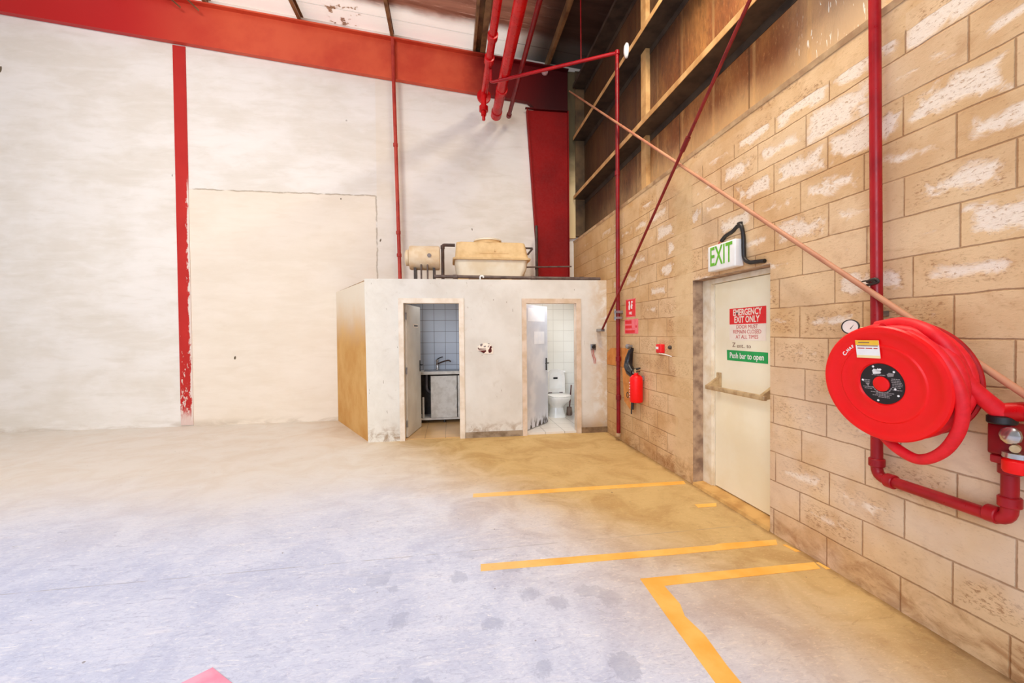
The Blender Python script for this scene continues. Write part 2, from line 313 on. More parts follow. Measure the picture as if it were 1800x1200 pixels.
M = dict(
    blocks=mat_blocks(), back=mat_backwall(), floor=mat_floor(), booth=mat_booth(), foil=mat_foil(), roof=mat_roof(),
    tile=mat_tiles('wall_tile_grey', (206, 212, 222), (188, 194, 206), (120, 118, 122)),
    tilew=mat_tiles('wall_tile_white', (250, 248, 240), (240, 236, 226), (222, 218, 208)),
    tilef=mat_tiles('floor_tile', (236, 230, 222), (222, 214, 204), (150, 140, 130), .3),
    tilefb=mat_tiles('floor_tile_dusty', (222, 184, 130), (196, 152, 100), (160, 120, 80), .3),
    side=mat_side(),
    conc=pm('raw_concrete', (196, 164, 124), (150, 116, 84), .95, scale=9, bump=.4),
    reveal=pm('rough_reveal', (190, 160, 130), (132, 104, 84), .95, scale=9, bump=.5),
    sill=pm('sill_dusty', (214, 168, 100), (182, 134, 72), .9, scale=5),
    rafter=mat_rafter(), column=mat_red_steel('column_paint', (150, 0, 0), (128, 0, 2), 1.2, .7),
    stripe=mat_stripe(), pipe=mat_red_steel('pipe_paint', (176, 22, 30), (150, 12, 24), 6, .35), piped=mat_red_steel('pipe_paint_dark', (140, 14, 22), (112, 8, 18), 6, .38),
    pipeo=mat_red_steel('pipe_paint_dusty', (196, 70, 54), (170, 48, 40), 5, .45), pipeb=mat_red_steel('pipe_paint_bright', (214, 16, 22), (190, 6, 14), 5, .32),
    rod=mat_red_steel('rod_paint', (140, 34, 30), (112, 22, 24), 6, .5), rodt=pm('rod_dusty', (196, 138, 104), (172, 104, 78), .6, scale=3),
    girt=pm('girt_steel', (214, 170, 112), (180, 132, 78), .5, scale=5), purlin=pm('purlin_steel', (150, 112, 72), (104, 72, 44), .5, scale=5), dark=pm('dark_steel', (74, 60, 48), (48, 36, 30), .55, scale=6),
    doorp=pm('cream_door', (250, 240, 212), (244, 230, 196), .5, scale=2.2), framep=pm('cream_frame', (244, 232, 210), (226, 206, 172), .55, scale=8),
    frame=pm('white_frame', (240, 228, 212), (222, 204, 180), .5, scale=6), frameb=pm('beige_frame', (226, 206, 186), (206, 180, 150), .5, scale=6),
    leaf=pm('door_grey', (226, 222, 214), (208, 202, 192), .5, scale=2), leafd=mat_leaf_damaged(),
    lime=mat_line(), pink=pm('pink_paint', (248, 178, 200), (240, 150, 176), .8, scale=8),
    reel=mat_red_steel('reel_red', (250, 14, 14), (242, 8, 10), 3, .42), hose=pm('hose_red', (238, 20, 36), (224, 12, 28), .55, scale=30), reeld=pm('reel_dark_red', (186, 8, 16), (150, 4, 12), .5),
    black=pm('black_plastic', (34, 30, 30), (20, 18, 18), .45), blackl=pm('black_print', (26, 20, 22), (18, 14, 16), .55), white=pm('white_plastic', (246, 244, 240), (238, 236, 232), .35),
    whitep=pm('white_print', (250, 246, 242), (244, 238, 234), .6), cream=pm('white_sheet', (252, 238, 222), (248, 230, 212), .6), redp=pm('red_print', (240, 24, 34), (228, 16, 26), .5), pinkp=pm('pink_print', (250, 120, 130), (244, 96, 110), .5),
    redt=pm('red_ink', (206, 60, 50), (190, 50, 44), .6), green=pm('green_print', (14, 168, 82), (10, 156, 74), .5), greent=pm('green_ink', (110, 188, 40), (96, 176, 30), .5),
    yellow=pm('yellow_print', (252, 200, 60), (246, 188, 40), .6), brownt=pm('brown_ink', (150, 110, 84), (130, 92, 70), .7), greyt=pm('grey_print', (150, 140, 138), (120, 110, 110), .6),
    chrome=pm('chrome', (214, 210, 206), (180, 176, 172), .22, .9), brass=pm('aged_metal', (206, 178, 134), (170, 138, 98), .42, .3), steel=pm('stainless', (170, 172, 176), (130, 132, 138), .35, .8),
    porc=pm('porcelain', (250, 250, 248), (244, 244, 242), .15), tankt=pm('tank_dusty', (236, 204, 152), (216, 178, 124), .75, scale=5), tankw=pm('tank_white', (246, 236, 214), (232, 214, 180), .5, scale=3),
    heater=pm('heater_enamel', (244, 226, 196), (226, 196, 152), .45, scale=4), bpipe=pm('pipe_black', (84, 60, 48), (58, 42, 36), .55), gpipe=pm('pipe_grey', (110, 92, 84), (80, 64, 60), .5),
    card=pm('cardboard', (220, 146, 72), (200, 122, 52), .85, scale=9), bag=pm('black_bag', (24, 20, 26), (12, 10, 14), .35, bump=.6, scale=9), wood=pm('white_board', (232, 228, 220), (212, 206, 196), .5),
    base=pm('dirty_skirting', (168, 148, 124), (120, 98, 74), .8, scale=7), wirer=pm('wire_red', (200, 90, 80), (180, 70, 64), .5), hole=pm('dark_red_hole', (96, 26, 18), (60, 14, 10), .8, scale=40),
)

# ------------------------------------------------------------------ mesh helpers
def add_box(bm, x0, x1, y0, y1, z0, z1, bevel=0):
    vs = [bm.verts.new((x, y, z)) for x in (x0, x1) for y in (y0, y1) for z in (z0, z1)]
    fs = [bm.faces.new([vs[i] for i in q]) for q in ((0, 1, 3, 2), (4, 6, 7, 5), (0, 4, 5, 1), (2, 3, 7, 6), (0, 2, 6, 4), (1, 5, 7, 3))]
    if bevel:
        es = list({e for f in fs for e in f.edges})
        bmesh.ops.bevel(bm, geom=es, offset=bevel, segments=3, affect='EDGES', profile=.6)
def box(x0, x1, y0, y1, z0, z1, bevel=0):
    bm = bmesh.new(); add_box(bm, x0, x1, y0, y1, z0, z1, bevel); return bm
def add_prism(bm, pts, off):
    """pts: planar polygon of 3D points, extruded by off"""
    a = [bm.verts.new(p) for p in pts]; b = [bm.verts.new(V(p) + V(off)) for p in pts]; n = len(pts)
    fs = [bm.faces.new(a[::-1]), bm.faces.new(b)]
    for i in range(n): bm.faces.new((a[i], a[(i + 1) % n], b[(i + 1) % n], b[i]))
    bm.normal_update()
    bmesh.ops.triangulate(bm, faces=fs, ngon_method='EAR_CLIP')
def prism(pts, off):
    bm = bmesh.new(); add_prism(bm, pts, off); return bm
def frame_of(n):
    n = V(n).normalized(); h = V((0, 0, 1)) if abs(n.z) < .9 else V((1, 0, 0))
    u = n.cross(h).normalized(); return u, n.cross(u).normalized(), n
def add_lathe(bm, prof, o, n, seg=48, caps=True):
    """prof: list of (radius, height along n)"""
    u, v, n = frame_of(n); o = V(o); rings = []
    for r, h in prof:
        if r < 1e-6: rings.append([bm.verts.new(o + n * h)])
        else: rings.append([bm.verts.new(o + n * h + u * (r * math.cos(2 * PI * k / seg)) + v * (r * math.sin(2 * PI * k / seg))) for k in range(seg)])
    for a, b in zip(rings, rings[1:]):
        for k in range(seg):
            k2 = (k + 1) % seg
            if len(a) == 1 and len(b) == 1: continue
            if len(a) == 1: bm.faces.new((a[0], b[k], b[k2]))
            elif len(b) == 1: bm.faces.new((a[k], b[0], a[k2]))
            else: bm.faces.new((a[k], b[k], b[k2], a[k2]))
    if caps:
        for r in (rings[0], rings[-1]):
            if len(r) > 1: bm.faces.new(r)
def lathe(prof, o, n, seg=48, caps=True):
    bm = bmesh.new(); add_lathe(bm, prof, o, n, seg, caps); return bm
def add_tube(bm, pts, r, seg=16, caps=True):
    pts = [V(p) for p in pts]; rings = []; u = None
    for i, p in enumerate(pts):
        a = pts[max(i - 1, 0)]; b = pts[min(i + 1, len(pts) - 1)]; t = (b - a).normalized()
        if u is None: u = frame_of(t)[0]
        else: u = (u - t * u.dot(t)).normalized()
        w = t.cross(u); rr = r[i] if isinstance(r, (list, tuple)) else r
        rings.append([bm.verts.new(p + u * (rr * math.cos(2 * PI * k / seg)) + w * (rr * math.sin(2 * PI * k / seg))) for k in range(seg)])
    for a, b in zip(rings, rings[1:]):
        for k in range(seg): bm.faces.new((a[k], a[(k + 1) % seg], b[(k + 1) % seg], b[k]))
    if caps: bm.faces.new(rings[0][::-1]); bm.faces.new(rings[-1])
def tube(pts, r, seg=16):
    bm = bmesh.new(); add_tube(bm, pts, r, seg); return bm
def spline(pts, k=10):
    """Catmull-Rom through pts"""
    P = [V(p) for p in pts]; P = [P[0] * 2 - P[1]] + P + [P[-1] * 2 - P[-2]]; out = []
    for i in range(1, len(P) - 2):
        for j in range(k):
            t = j / k; a, b, c, d = P[i - 1:i + 3]
            out.append(.5 * ((2 * b) + (c - a) * t + (2 * a - 5 * b + 4 * c - d) * t * t + (3 * b - a - 3 * c + d) * t ** 3))
    return out + [P[-2]]
def bend(pts, r, k=6):
    """polyline with rounded corners of radius r"""
    P = [V(p) for p in pts]; out = [P[0]]
    for i in range(1, len(P) - 1):
        a = (P[i - 1] - P[i]).normalized(); b = (P[i + 1] - P[i]).normalized()
        for j in range(k + 1):
            t = j / k; out.append((P[i] + a * r) * (1 - t) ** 2 + P[i] * 2 * t * (1 - t) + (P[i] + b * r) * t * t)
    return out + [P[-1]]

def tag(o, label, cat=None, group=None, kind=None):
    if label: o['label'] = label
    if cat: o['category'] = cat
    if group: o['group'] = group
    if kind: o['kind'] = kind
    return o
def wloc(o):
    l = V((0, 0, 0))
    while o is not None: l = l + o.location; o = o.parent
    return l
def link(name, me, m, parent=None, smooth=True):
    cs = [v.co for v in me.vertices]
    lo = V([min(c[i] for c in cs) for i in range(3)]); hi = V([max(c[i] for c in cs) for i in range(3)])
    c = V(((lo.x + hi.x) / 2, (lo.y + hi.y) / 2, lo.z)); me.transform(Matrix.Translation(-c))
    o = bpy.data.objects.new(name, me); COL.objects.link(o)
    if parent is not None: o.parent = parent; o.location = c - wloc(parent)
    else: o.location = c
    me.materials.clear(); me.materials.append(m)
    if smooth:
        me.polygons.foreach_set('use_smooth', [True] * len(me.polygons))
        try: me.set_sharp_from_angle(angle=math.radians(38))
        except Exception: pass
    return o
def obj(name, bm, m, parent=None, label=None, cat=None, group=None, kind=None):
    bmesh.ops.recalc_face_normals(bm, faces=bm.faces[:])
    me = bpy.data.meshes.new(name); bm.to_mesh(me); bm.free()
    o = link(name, me, m, parent); return tag(o, label, cat, group, kind)
def thing(name, loc, label, cat=None, group=None, kind=None):
    o = bpy.data.objects.new(name, None); COL.objects.link(o); o.location = loc; o.empty_display_size = .1
    return tag(o, label, cat, group, kind)

def text_mesh(s, size, o, xd, yd, sx=1., bold=0., thick=.0004, align='CENTER', lift=.0):
    cu = bpy.data.curves.new('lettering', 'FONT'); cu.body = s; cu.size = size; cu.align_x = align; cu.align_y = 'CENTER'
    cu.offset = bold; cu.extrude = thick; cu.resolution_u = 3
    t = bpy.data.objects.new('lettering', cu); COL.objects.link(t)
    dg = bpy.context.evaluated_depsgraph_get(); dg.update()
    me = bpy.data.meshes.new_from_object(t.evaluated_get(dg)); bpy.data.objects.remove(t)
    xd = V(xd).normalized(); yd = V(yd).normalized(); n = xd.cross(yd); mx = Matrix(((xd.x * sx, yd.x, n.x, 0), (xd.y * sx, yd.y, n.y, 0), (xd.z * sx, yd.z, n.z, 0), (0, 0, 0, 1)))
    me.transform(Matrix.Translation(V(o) + n * lift) @ mx); return me
def text(name, s, size, o, xd, yd, m, parent, sx=1., bold=0., **k):
    return link(name, text_mesh(s, size, o, xd, yd, sx, bold, **k), m, parent, smooth=False)
RX, UP = (0, -1, 0), (0, 0, 1)     # reading direction on the right-hand wall

# ------------------------------------------------------------------ the setting
XW, YB = 2.4, 8.0
obj('floor', box(-9.5, 2.75, -6.5, 8.2, -.1, 0), M['floor'], label='dusty pale concrete floor of the hall', kind='structure')
obj('wall_back', box(-9.5, 2.75, 8.0, 8.2, 0, 7.6), M['back'], label='tall pale skim-plastered wall at the far end', kind='structure')
dy0, dy1, dz1 = 2.90, 3.937, 2.036
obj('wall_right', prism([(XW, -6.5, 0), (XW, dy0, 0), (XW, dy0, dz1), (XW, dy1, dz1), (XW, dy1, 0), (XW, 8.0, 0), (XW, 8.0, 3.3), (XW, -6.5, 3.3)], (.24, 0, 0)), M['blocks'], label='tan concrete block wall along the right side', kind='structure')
XC = 2.60
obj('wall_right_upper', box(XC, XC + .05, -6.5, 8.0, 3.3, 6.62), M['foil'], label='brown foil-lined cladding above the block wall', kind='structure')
obj('trim_1', prism([(XW - .004, -6.5, 3.262), (XW - .012, -6.5, 3.30), (XC - .002, -6.5, 3.37), (XC - .002, -6.5, 3.30), (XW, -6.5, 3.29)], (0, 14.5, 0)), pm('fillet', (220, 184, 136), (178, 138, 98), .9, scale=6, bump=.3), label='mortar fillet along the top of the block wall', kind='structure')
# lining of the door opening (rough reveal)
obj('trim_2', prism([(XW + .002, dy1 - .004, .0), (XW + .002, dy1 + .0, .0), (XW + .002, dy1 + .0, dz1), (XW + .002, dy0, dz1), (XW + .002, dy0, dz1 - .006), (XW + .002, dy1 - .004, dz1 - .006)], (.106, 0, 0)), M['reveal'], label='rough grey reveal of the exit doorway', kind='structure')
def rz(x, base): return base - .0985 * (x + 4.5)          # roof slope
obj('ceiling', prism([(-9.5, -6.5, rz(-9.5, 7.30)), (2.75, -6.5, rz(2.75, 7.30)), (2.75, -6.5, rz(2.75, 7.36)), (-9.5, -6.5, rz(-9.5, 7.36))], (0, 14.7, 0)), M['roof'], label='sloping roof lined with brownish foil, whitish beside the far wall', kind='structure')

# steel frame at the far wall
yf = 7.90
def at(x, z): return V((x, yf, z))
rb = lambda x: 6.70 - .0978 * (x + 7.04)     # underside of rafter (at y = yf)
rt = lambda x: 7.10 - .0952 * (x + 4.5)      # top of rafter
raf = thing('roof_rafter', (-3, yf, 6.2), 'long red sloping steel rafter across the top of the far wall', 'rafter')
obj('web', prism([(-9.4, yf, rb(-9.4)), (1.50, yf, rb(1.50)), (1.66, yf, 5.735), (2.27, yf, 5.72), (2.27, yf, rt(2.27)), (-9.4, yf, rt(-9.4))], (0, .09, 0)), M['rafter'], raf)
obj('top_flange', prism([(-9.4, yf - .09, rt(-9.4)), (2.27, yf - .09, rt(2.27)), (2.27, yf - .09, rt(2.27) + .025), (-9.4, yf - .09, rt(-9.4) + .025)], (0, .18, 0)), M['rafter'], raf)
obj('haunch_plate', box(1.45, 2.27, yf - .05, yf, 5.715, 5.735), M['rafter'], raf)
colm = thing('steel_column', (2.0, yf, 0), 'dark red tapered steel column in the far corner behind the small rooms', 'column')
obj('web', prism([(1.50, yf + .01, 5.715), (2.26, yf + .01, 5.715), (2.26, yf + .01, 0), (1.87, yf + .01, 0)], (0, .07, 0)), M['column'], colm)
obj('inner_flange', prism([(1.48, yf - .03, 5.715), (1.50, yf - .03, 5.715), (1.87, yf - .03, 0), (1.85, yf - .03, 0)], (0, .12, 0)), M['column'], colm)
obj('outer_flange', box(2.26, 2.275, yf - .05, yf + .09, 0, 5.715), M['column'], colm)
obj('wind_column', prism([(-4.545, 7.985, .02), (-4.35, 7.985, .02), (-4.35, 7.985, 6.42), (-4.545, 7.985, 6.435)], (0, .014, 0)), M['stripe'], label='flat red steel post set flush in the far wall, paint peeling at its foot', cat='post')

# roof purlins (C sections running along the hall)
plab = {-7.0: 'roof purlin at the far left, over the wide left wall bay', -5.5: 'roof purlin second from the left end of the roof', -3.98: 'roof purlin above the top of the red wall post', -2.5: 'roof purlin just right of the red wall post', -.96: 'narrow roof purlin in line with the thin far-wall pipe', .62: 'wide double roof purlin just left of the red ceiling pipes', 1.86: 'roof purlin between the red ceiling pipes and the clad wall'}
for x, lab in plab.items():
    z = rt(x) + .03; w = .09 if x == .62 else .045
    bm = bmesh.new()
    add_box(bm, x - .006, x + .006, -6.4, 7.98, z, z + .155)
    add_box(bm, x + .006, x + w, -6.4, 7.98, z, z + .012); add_box(bm, x + .006, x + w, -6.4, 7.98, z + .143, z + .155)
    if x == .62: add_box(bm, x - .13, x - .09, -6.4, 7.98, z, z + .155); add_box(bm, x - .09, x - .006, -6.4, 7.98, z + .10, z + .112)
    else: add_box(bm, x + w, x + w + .005, -6.4, 7.98, z, z + .03)
    obj('roof_purlin', bm, M['purlin'], label=lab, cat='purlin', group='purlins under the roof')
br = thing('flange_brace', (-4.0, 7.6, 6.7), 'thin grey steel struts between purlin and rafter at the upper left', 'brace')
for a, b in (((-4.25, 7.45, 7.06), (-4.02, 7.78, 6.9)), ((-4.55, 7.45, 7.08), (-4.30, 7.79, 6.93))):
    obj('strut', tube([a, b], .012, 8), M['purlin'], br)

# girts on the clad wall
for z, lab in ((4.10, 'lowest tan steel girt along the foil cladding'), (5.21, 'middle tan steel girt along the foil cladding'), (6.19, 'top dark steel girt close under the roof')):
    xi = 2.37
    g_ = thing('wall_girt', (xi, 2, z), lab, 'girt', 'girts on the clad wall')
    obj('flange', box(xi - .006, xi, -6.4, 7.88, z - .03, z + .032), M['girt'] if z < 6 else M['dark'], g_)
    bm = bmesh.new(); add_box(bm, xi, XC - .0005, -6.4, 7.88, z - .03, z - .022); add_box(bm, XC - .006, XC - .0005, -6.4, 7.88, z - .11, z - .03)
    obj('web', bm, M['dark'], g_)  # dark colour stands in for shade on the girt's underside
obj('cladding_post', box(2.54, XC - .001, 5.22, 5.36, 3.37, 6.3), M['girt'], label='upright tan strip on the foil cladding above the riser pipe', cat='post')
def mat_gable():
    g = N('gable_sheet'); Z = g.sep()[2]; a = g.noise(2, 4)
    k = g.mix(a, srgb((240, 218, 172)), srgb((214, 182, 128)))
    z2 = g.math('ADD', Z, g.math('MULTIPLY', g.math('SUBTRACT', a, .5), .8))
    k = g.mix(g.math('MULTIPLY', g.ramp(z2, 4.2, 5.1), .93), k, srgb((70, 62, 44))); g.set(k, .8, 0, .2); return g.m  # upper part darkened in colour for the shaded roof corner
obj('gable_strip', box(2.28, 2.42, 7.93, 7.998, 3.35, 6.5), mat_gable(), label='pale upright strip between red column and clad wall', cat='panel')
obj('gable_board', box(2.42, 2.597, 7.90, 7.998, 3.38, 6.5), pm('gable_dark', (110, 84, 54), (70, 52, 34), .8, scale=3), label='narrow dark board in the corner where the clad wall meets the far wall', cat='panel')

# wall bracing rods
def rod(name, a, b, r, m, label, turn=None):
    t = thing(name, ((a[0] + b[0]) / 2, (a[1] + b[1]) / 2, min(a[2], b[2])), label, 'brace rod')
    obj('rod', tube([a, b], r, 12), m, t)
    if turn is not None:
        d = (V(b) - V(a)); p = V(a) + d * turn
        obj('turnbuckle', tube([p - d.normalized() * .07, p + d.normalized() * .07], r * 1.6, 10), m, t)
    return t
def yz(Y, z0, k): return z0
xa = 2.262; k2 = xa / 2.4
ra = rod('brace_rod', (xa, 2.45 * k2 + 0, H + (4.164 + .77 * (3.121 - 2.45) - H) * k2), (xa, 6.11, H + (1.573 - H) * k2), .015, M['rod'], 'dark red wall brace rod rising from beside the toilet door towards the camera', .40)
obj('end_bracket', box(xa - .03, xa + .03, 6.08, 6.2695, 1.55, 1.59), M['steel'], ra)
xb = 2.295; kb = xb / 2.4
rod('brace_rod', (xb, 7.86, H + (6.212 + .76 * .12 - H) * kb), (xb, .25, H + (1.253 - .752 * (1.461 - .25 / kb) - H) * kb), .015, M['rodt'], 'dusty tan wall brace rod falling from the column head to behind the hose reel')

# ------------------------------------------------------------------ red pipes
def pipe(name, pts, r, m, parent, br=.06): return obj(name, tube(bend(pts, br) if len(pts) > 2 else pts, r, 20), m, parent)
def coupling(p, d, r, l, m, parent, name='coupling'):
    p = V(p); d = V(d).normalized(); return obj(name, lathe([(r * .9, -l / 2), (r, -l / 2 + .004), (r, l / 2 - .004), (r * .9, l / 2)], p, d, 20), m, parent)
t = thing('sprinkler_pipe', (.64, 2, 5.6), 'left red ceiling pipe of three, ending in flanges before the rafter', 'pipe')
pipe('pipe', [(.64, -4, 5.66), (.64, 7.45, 5.62)], .055, M['pipeb'], t)
coupling((.64, 6.4, 5.62), (0, 1, 0), .075, .12, M['pipeb'], t); coupling((.64, 5.9, 5.62), (0, 1, 0), .072, .10, M['pipeb'], t)
coupling((.64, 7.40, 5.62), (0, 1, 0), .12, .05, M['pipeb'], t, 'flange')
pipe('drop_pipe', [(.62, 7.25, 5.62), (.62, 7.25, 5.22)], .045, M['pipeb'], t); coupling((.62, 7.25, 5.33), (0, 0, 1), .075, .09, M['pipeb'], t); coupling((.62, 7.25, 5.2), (0, 0, 1), .028, .12, M['pipeb'], t, 'drain_plug')
t = thing('sprinkler_pipe', (.89, 2, 5.45), 'thickest red ceiling pipe, middle of three, with a capped end', 'pipe')
pipe('pipe', [(.90, -4, 5.53), (.88, 7.70, 5.46)], .082, M['pipeb'], t); coupling((.88, 7.62, 5.46), (0, 1, 0), .096, .16, M['pipeb'], t, 'end_cap'); coupling((.885, 6.9, 5.463), (0, 1, 0), .094, .09, M['pipeb'], t)
t = thing('sprinkler_pipe', (1.1, 2, 5.5), 'thinnest red ceiling pipe, right of three', 'pipe')
pipe('pipe', [(1.11, -4, 5.56), (1.11, 7.70, 5.46)], .035, M['piped'], t); coupling((1.11, 7.65, 5.46), (0, 1, 0), .046, .08, M['piped'], t, 'end_cap')
# riser in the corner
t = thing('riser_pipe', (2.345, 5.69, .1), 'red riser pipe down the block wall next to the toilet', 'pipe')
pipe('branch_pipe', [(.672, 6.55, 5.56), (.672, 6.55, 5.371), (2.345, 5.68, 5.40), (2.345, 5.685, 5.1)], .024, M['pipe'], t, .05)
pipe('pipe', [(2.345, 5.685, 5.25), (2.345, 5.70, .075)], .028, M['piped'], t)
for z in (3.75, 1.16, .62): coupling((2.345, 5.695, z), (0, 0, 1), .036, .07, M['piped'], t)
coupling((2.345, 5.70, .09), (0, 0, 1), .034, .05, M['conc'], t, 'end_plug')
bm = bmesh.new(); add_box(bm, 2.305, 2.3995, 5.65, 5.74, 1.80, 1.835); add_box(bm, 2.305, 2.385, 5.635, 5.75, 1.72, 1.75); add_tube(bm, [(2.308, 5.71, 1.70), (2.308, 5.71, 1.86)], .008, 8); obj('pipe_clamp', bm, M['steel'], t)
coupling((2.345, 5.68, 5.40), (0, 0, 1), .034, .06, M['pipe'], t, 'elbow')
pipe('hanger_rod', [(1.90, 5.91, 5.40), (1.90, 5.91, 6.55)], .008, M['piped'], t)
# thin pipe on the far wall
t = thing('wall_pipe', (-.86, 7.86, 2.34), 'thin red pipe running up the far wall left of the water heater', 'pipe')
pipe('pipe', [(-.855, 7.84, 2.34), (-.92, 7.84, 5.95), (-.93, 7.84, 6.78)], .032, M['pipeo'], t, .03)
for z in (2.95, 3.35, 4.9): coupling((-.86 - .0185 * (z - 2.5), 7.84, z), (0, 0, 1), .042, .06, M['pipeo'], t)

# ------------------------------------------------------------------ the two small rooms
yb = 6.27
d1 = (-.716, .213); d2 = (1.072, 1.982); zt = 2.05
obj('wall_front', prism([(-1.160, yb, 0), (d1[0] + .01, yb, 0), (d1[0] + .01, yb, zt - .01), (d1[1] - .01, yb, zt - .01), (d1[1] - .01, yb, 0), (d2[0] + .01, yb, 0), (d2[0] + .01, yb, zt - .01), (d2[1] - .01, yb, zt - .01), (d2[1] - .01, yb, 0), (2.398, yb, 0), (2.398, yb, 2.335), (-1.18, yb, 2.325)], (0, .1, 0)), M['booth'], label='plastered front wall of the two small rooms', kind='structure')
obj('wall_left', prism([(-1.150, yb + .012, 0), (-1.99, 7.998, 0), (-1.88, 7.998, 0), (-1.05, yb + .1, 0)], (0, 0, 2.30)), M['side'], label='ochre side wall of the small rooms running back to the far wall', kind='structure')
obj('wall_middle', box(.62, .74, yb + .1, 7.80, 0, 2.25), M['tilew'], label='partition between the two small rooms', kind='structure')
obj('wall_tiled_left', box(-1.85, .62, 7.80, 7.84, 0, 2.25), M['tile'], label='grey tiled rear wall of the sink room', kind='structure')
obj('wall_tiled_right', box(.74, 2.398, 7.80, 7.84, 0, 2.25), M['tilew'], label='white tiled rear wall of the toilet', kind='structure')
obj('wall_tiled_side', box(2.36, 2.398, yb + .1, 7.80, 0, 2.25), M['tilew'], label='white tiled side wall of the toilet', kind='structure')
obj('ceiling_slab', prism([(-1.175, yb + .1, 2.25), (2.398, yb + .1, 2.25), (2.398, 7.998, 2.25), (-1.93, 7.998, 2.25)], (0, 0, .075)), M['conc'], label='flat slab roof over the small rooms', kind='structure')
obj('floor_toilet', box(.74, 2.36, yb + .03, 7.80, 0, .03), M['tilef'], label='raised pale tiled floor of the toilet', kind='structure')
obj('floor_sink_room', box(-1.1, .62, yb + .06, 7.80, 0, .012), M['tilefb'], label='sandy tiled floor of the sink room', kind='structure')
obj('baseboard_front', box(d1[1] + .004, d2[0] - .004, yb - .012, yb - .0005, 0, .085), M['base'], label='dirty grey skirting between the two doorways', kind='structure')
obj('baseboard_right', box(d2[1] + .004, 2.396, yb - .012, yb - .0005, 0, .085), pm('skirting_dark', (150, 120, 86), (96, 72, 48), .8, scale=6), label='stained skirting right of the toilet door', kind='structure')

def hinged(ax, ay, bx, by, th):
    """leaf footprint from hinge a to free edge b"""
    d = V((bx - ax, by - ay)).normalized(); n = V((-d.y, d.x)) * th
    return [(ax, ay), (bx, by), (bx + n.x, by + n.y), (ax + n.x, ay + n.y)], d, n
def room_door(name, x0, x1, fm, hinge, free, leafm, z0, label, hz, handle_m, plate_h):
    t = thing(name, ((x0 + x1) / 2, yb, 0), label, kind='structure')
    w = .07; y0, y1 = yb - .018, yb + .118
    bm = bmesh.new()
    add_prism(bm, [(x0, y0, 0), (x0 + w, y0, 0), (x0 + w, y0, zt - w), (x1 - w, y0, zt - w), (x1 - w, y0, 0), (x1, y0, 0), (x1, y0, zt), (x0, y0, zt)], (0, y1 - y0, 0))
    obj('door_frame', bm, fm, t)
    fp, d, n = hinged(*hinge, *free, .04)
    lf = obj('door_leaf', prism([(p[0], p[1], z0) for p in fp], (0, 0, 1.975 - z0)), leafm, t)
    fr = V((free[0], free[1])); q = fr - d * .055; side = -n.normalized()
    def P3(q2, s, z): return V((q2.x + side.x * s, q2.y + side.y * s, z))
    bm = bmesh.new()
    a = q - d * .018; b = q + d * .018
    add_prism(bm, [P3(a, .0005, hz - plate_h), P3(b, .0005, hz - plate_h), P3(b, .0005, hz + plate_h), P3(a, .0005, hz + plate_h)], P3(a, .008, 0) - P3(a, .0005, 0))
    add_tube(bm, [P3(q, .006, hz + .02), P3(q, .05, hz + .02), P3(q - d * .02, .055, hz + .02), P3(q - d * .12, .055, hz + .02)], .009, 10)
    obj('door_handle', bm, handle_m, lf)
    for z in (.22, 1.0, 1.8):
        obj('hinge', tube([(hinge[0] - .006, hinge[1] - .012, z - .05), (hinge[0] - .006, hinge[1] - .012, z + .05)], .011, 10), M['steel'], lf)
    return t, lf, fp, d, side
tA = room_door('door_1', d1[0], d1[1], M['frame'], (d1[0] + .10, yb + .13), (-.470, 7.14), M['leaf'], .02, 'grey door open inwards to the sink room, in a white frame', 1.02, M['black'], .09)
tB = room_door('door_2', d2[0], d2[1], M['frameb'], (d2[0] + .075, yb + .13), (1.625, 6.965), M['leafd'], .045, 'pale grey door open inwards to the toilet, in a beige frame', 1.02, M['black'], .10)
# small marked sticker on the sink-room door
def on_leaf(tt, s, z, lift=.0012):
    fp, d, side = tt[2], tt[3], tt[4]; q = V(fp[0]) + d * s + side * lift; return V((q.x, q.y, z))
dA = V((tA[3].x, tA[3].y, 0)); 
st = thing('door_sticker', on_leaf(tA, .50, 1.66), 'tiny white sticker with dark print on the open sink-room door', 'sticker')
bm = bmesh.new(); a, b = on_leaf(tA, .36, 1.64), on_leaf(tA, .62, 1.64); sd = V((tA[4].x, tA[4].y, 0)) * .001
add_prism(bm, [a, b, b + V((0, 0, .055)), a + V((0, 0, .055))], sd); obj('sheet', bm, M['cream'], st)
bm = bmesh.new()
for s0, s1 in ((.39, .45), (.46, .51), (.52, .59)):
    a, b = on_leaf(tA, s0, 1.655, .0024), on_leaf(tA, s1, 1.655, .0024); add_prism(bm, [a, b, b + V((0, 0, .026)), a + V((0, 0, .026))], sd * .3)
obj('print', bm, M['black'], st)
# pale notices on the toilet door
for (s0, s1, z0, z1, lab) in ((.28, .62, 1.36, 1.56, 'white paper notice on the toilet door, lower of two'), (.08, .64, 1.72, 1.93, 'pale paper notice at the top of the toilet door')):
    a, b = on_leaf(tB, s0, z0), on_leaf(tB, s1, z0); bm = bmesh.new()
    add_prism(bm, [a, b, b + V((0, 0, z1 - z0)), a + V((0, 0, z1 - z0))], V((tB[4].x, tB[4].y, 0)) * .001)
    obj('paper_notice', bm, pm('paper_pale', (244, 246, 252), (236, 240, 250), .7), label=lab, cat='notice')

